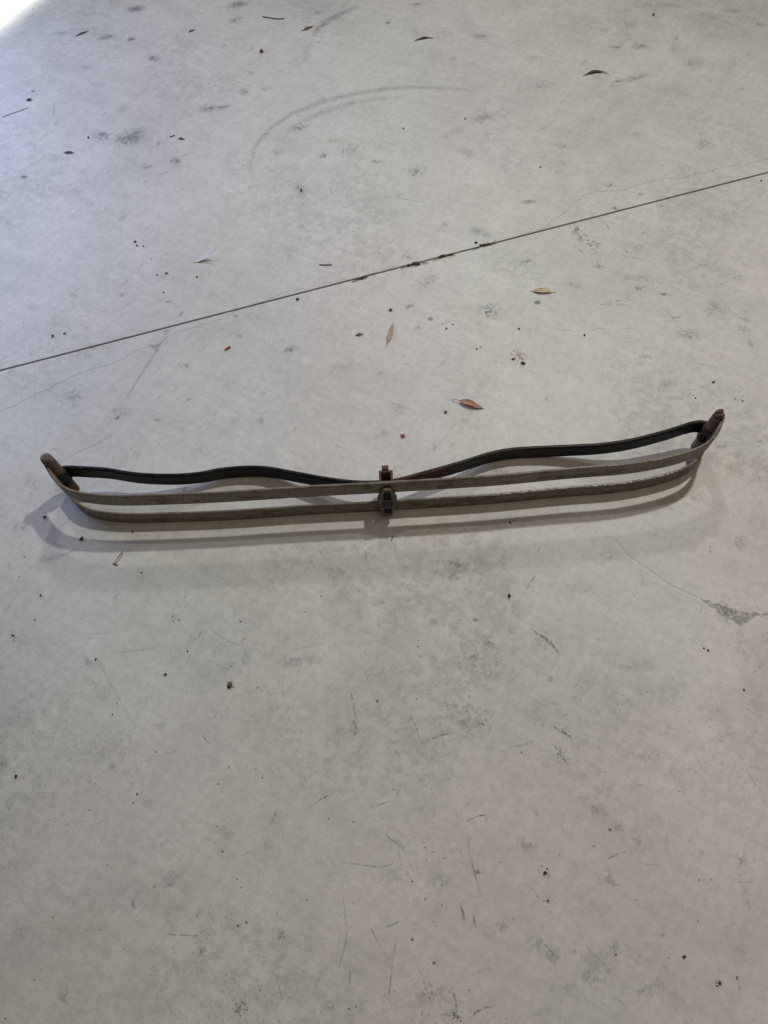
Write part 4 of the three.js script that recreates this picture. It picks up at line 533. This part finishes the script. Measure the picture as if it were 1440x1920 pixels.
// dirt packed into the joint
for (const [x, y, label, big] of [[777, 496, 'dark fibrous dirt clump in the joint, middle one of three', 1], [837, 479, 'brown fibrous dirt clump in the joint with a twig standing out', 1], [910, 460, 'dark dirt clump in the joint, rightmost of three', 0.8], [677, 523, 'small brown dirt lump in the joint, leftmost', 0.6]]) {
  const c = G(x, y), t = thing('dirt_clump', label, 'dirt clump', [c[0], 0, c[1]], 'dirt clumps in the joint'), r = mulberry(x), parts = [], fib = [];
  for (let k = 0; k < 12; k++) { const s = (0.002 + 0.0024 * r()) * big, g = crumbShapes[k % 6].clone().scale(s * 1.7, s * 0.8, s * 0.8); g.rotateY(-Math.atan2(ju[1], ju[0])); const u = (r() - 0.5) * 0.036 * big, o = (r() - 0.5) * 0.007; g.translate(ju[0] * u + jn[0] * o, 0, ju[1] * u + jn[1] * o); parts.push(g); }
  for (let k = 0; k < 7; k++) { const u = (r() - 0.5) * 0.05 * big, o = (r() - 0.5) * 0.008, v = u + (0.012 + 0.02 * r()) * big * (r() > 0.5 ? 1 : -1), q = o + (r() - 0.5) * 0.014; const P = (a, b, h) => new THREE.Vector3(ju[0] * a + jn[0] * b, h, ju[1] * a + jn[1] * b); fib.push(new THREE.TubeGeometry(new THREE.CatmullRomCurve3([P(u, o, 0.0018), P((u + v) / 2, (o + q) / 2 + 0.002, 0.004), P(v, q, 0.0015)]), 8, 0.0006, 5)); }
  mesh('soil', mergeGeometries(parts), soil, t); mesh('fibres', mergeGeometries(fib), new THREE.MeshStandardMaterial({ color: lin(0.09, 0.065, 0.045), roughness: 0.9 }), t);
}
{ // grit nobody could count
  const r = mulberry(99), spots = [];
  for (let i = 0; i < 900; i++) spots.push([lerp(-1.35, 1.45, r()), lerp(-2.8, 0.45, r()), 0.0004 + 0.0009 * r() * r(), r()]);
  for (const [px, py, n, rx, ry] of [[562, 355, 110, 14, 20], [972, 668, 50, 26, 18], [915, 585, 60, 26, 18], [300, 270, 30, 20, 14], [1310, 740, 24, 40, 16], [1390, 745, 26, 20, 20], [432, 1283, 40, 9, 12], [25, 1192, 22, 10, 10], [328, 1158, 20, 10, 10], [155, 1010, 14, 26, 7], [320, 275, 20, 50, 18], [1022, 1200, 40, 22, 20], [1055, 1372, 30, 18, 12], [1050, 1415, 30, 14, 16], [848, 1905, 24, 22, 18], [450, 1885, 30, 24, 20], [1348, 1842, 16, 10, 8], [820, 480, 24, 70, 20], [800, 1600, 40, 70, 60], [500, 370, 30, 60, 30], [290, 500, 24, 60, 30], [1220, 540, 30, 60, 20]])
    for (let i = 0; i < n; i++) { const a = r() * 6.283, q = Math.sqrt(-Math.log(1 - 0.9 * r())) * 0.7, p = G(px + Math.cos(a) * q * rx, py + Math.sin(a) * q * ry); spots.push([p[0], p[1], 0.0005 + 0.0009 * r() * r() * r(), r()]); }
  const im = new THREE.InstancedMesh(crumbShapes[3], new THREE.MeshStandardMaterial({ color: 0xffffff, roughness: 0.95 }), spots.length), M = new THREE.Matrix4(), q = new THREE.Quaternion(), e = new THREE.Euler(), s = new THREE.Vector3();
  spots.forEach(([x, z, k, w], i) => { e.set(0, w * 40, 0); q.setFromEuler(e); s.set(k * (1 + 0.9 * (w * 7 % 1)), k, k); M.compose(new THREE.Vector3(x, 0, z), q, s); im.setMatrixAt(i, M); im.setColorAt(i, w < 0.07 ? lin(0.8, 0.8, 0.78) : w < 0.3 ? lin(0.09, 0.055, 0.035) : lin(0.025, 0.022, 0.018)); });
  im.name = 'grit'; im.castShadow = im.receiveShadow = true; im.userData.kind = 'stuff'; tag(im, 'fine dark grit scattered over the concrete floor', 'grit'); scene.add(im);
}
renderer.render(scene, camera);
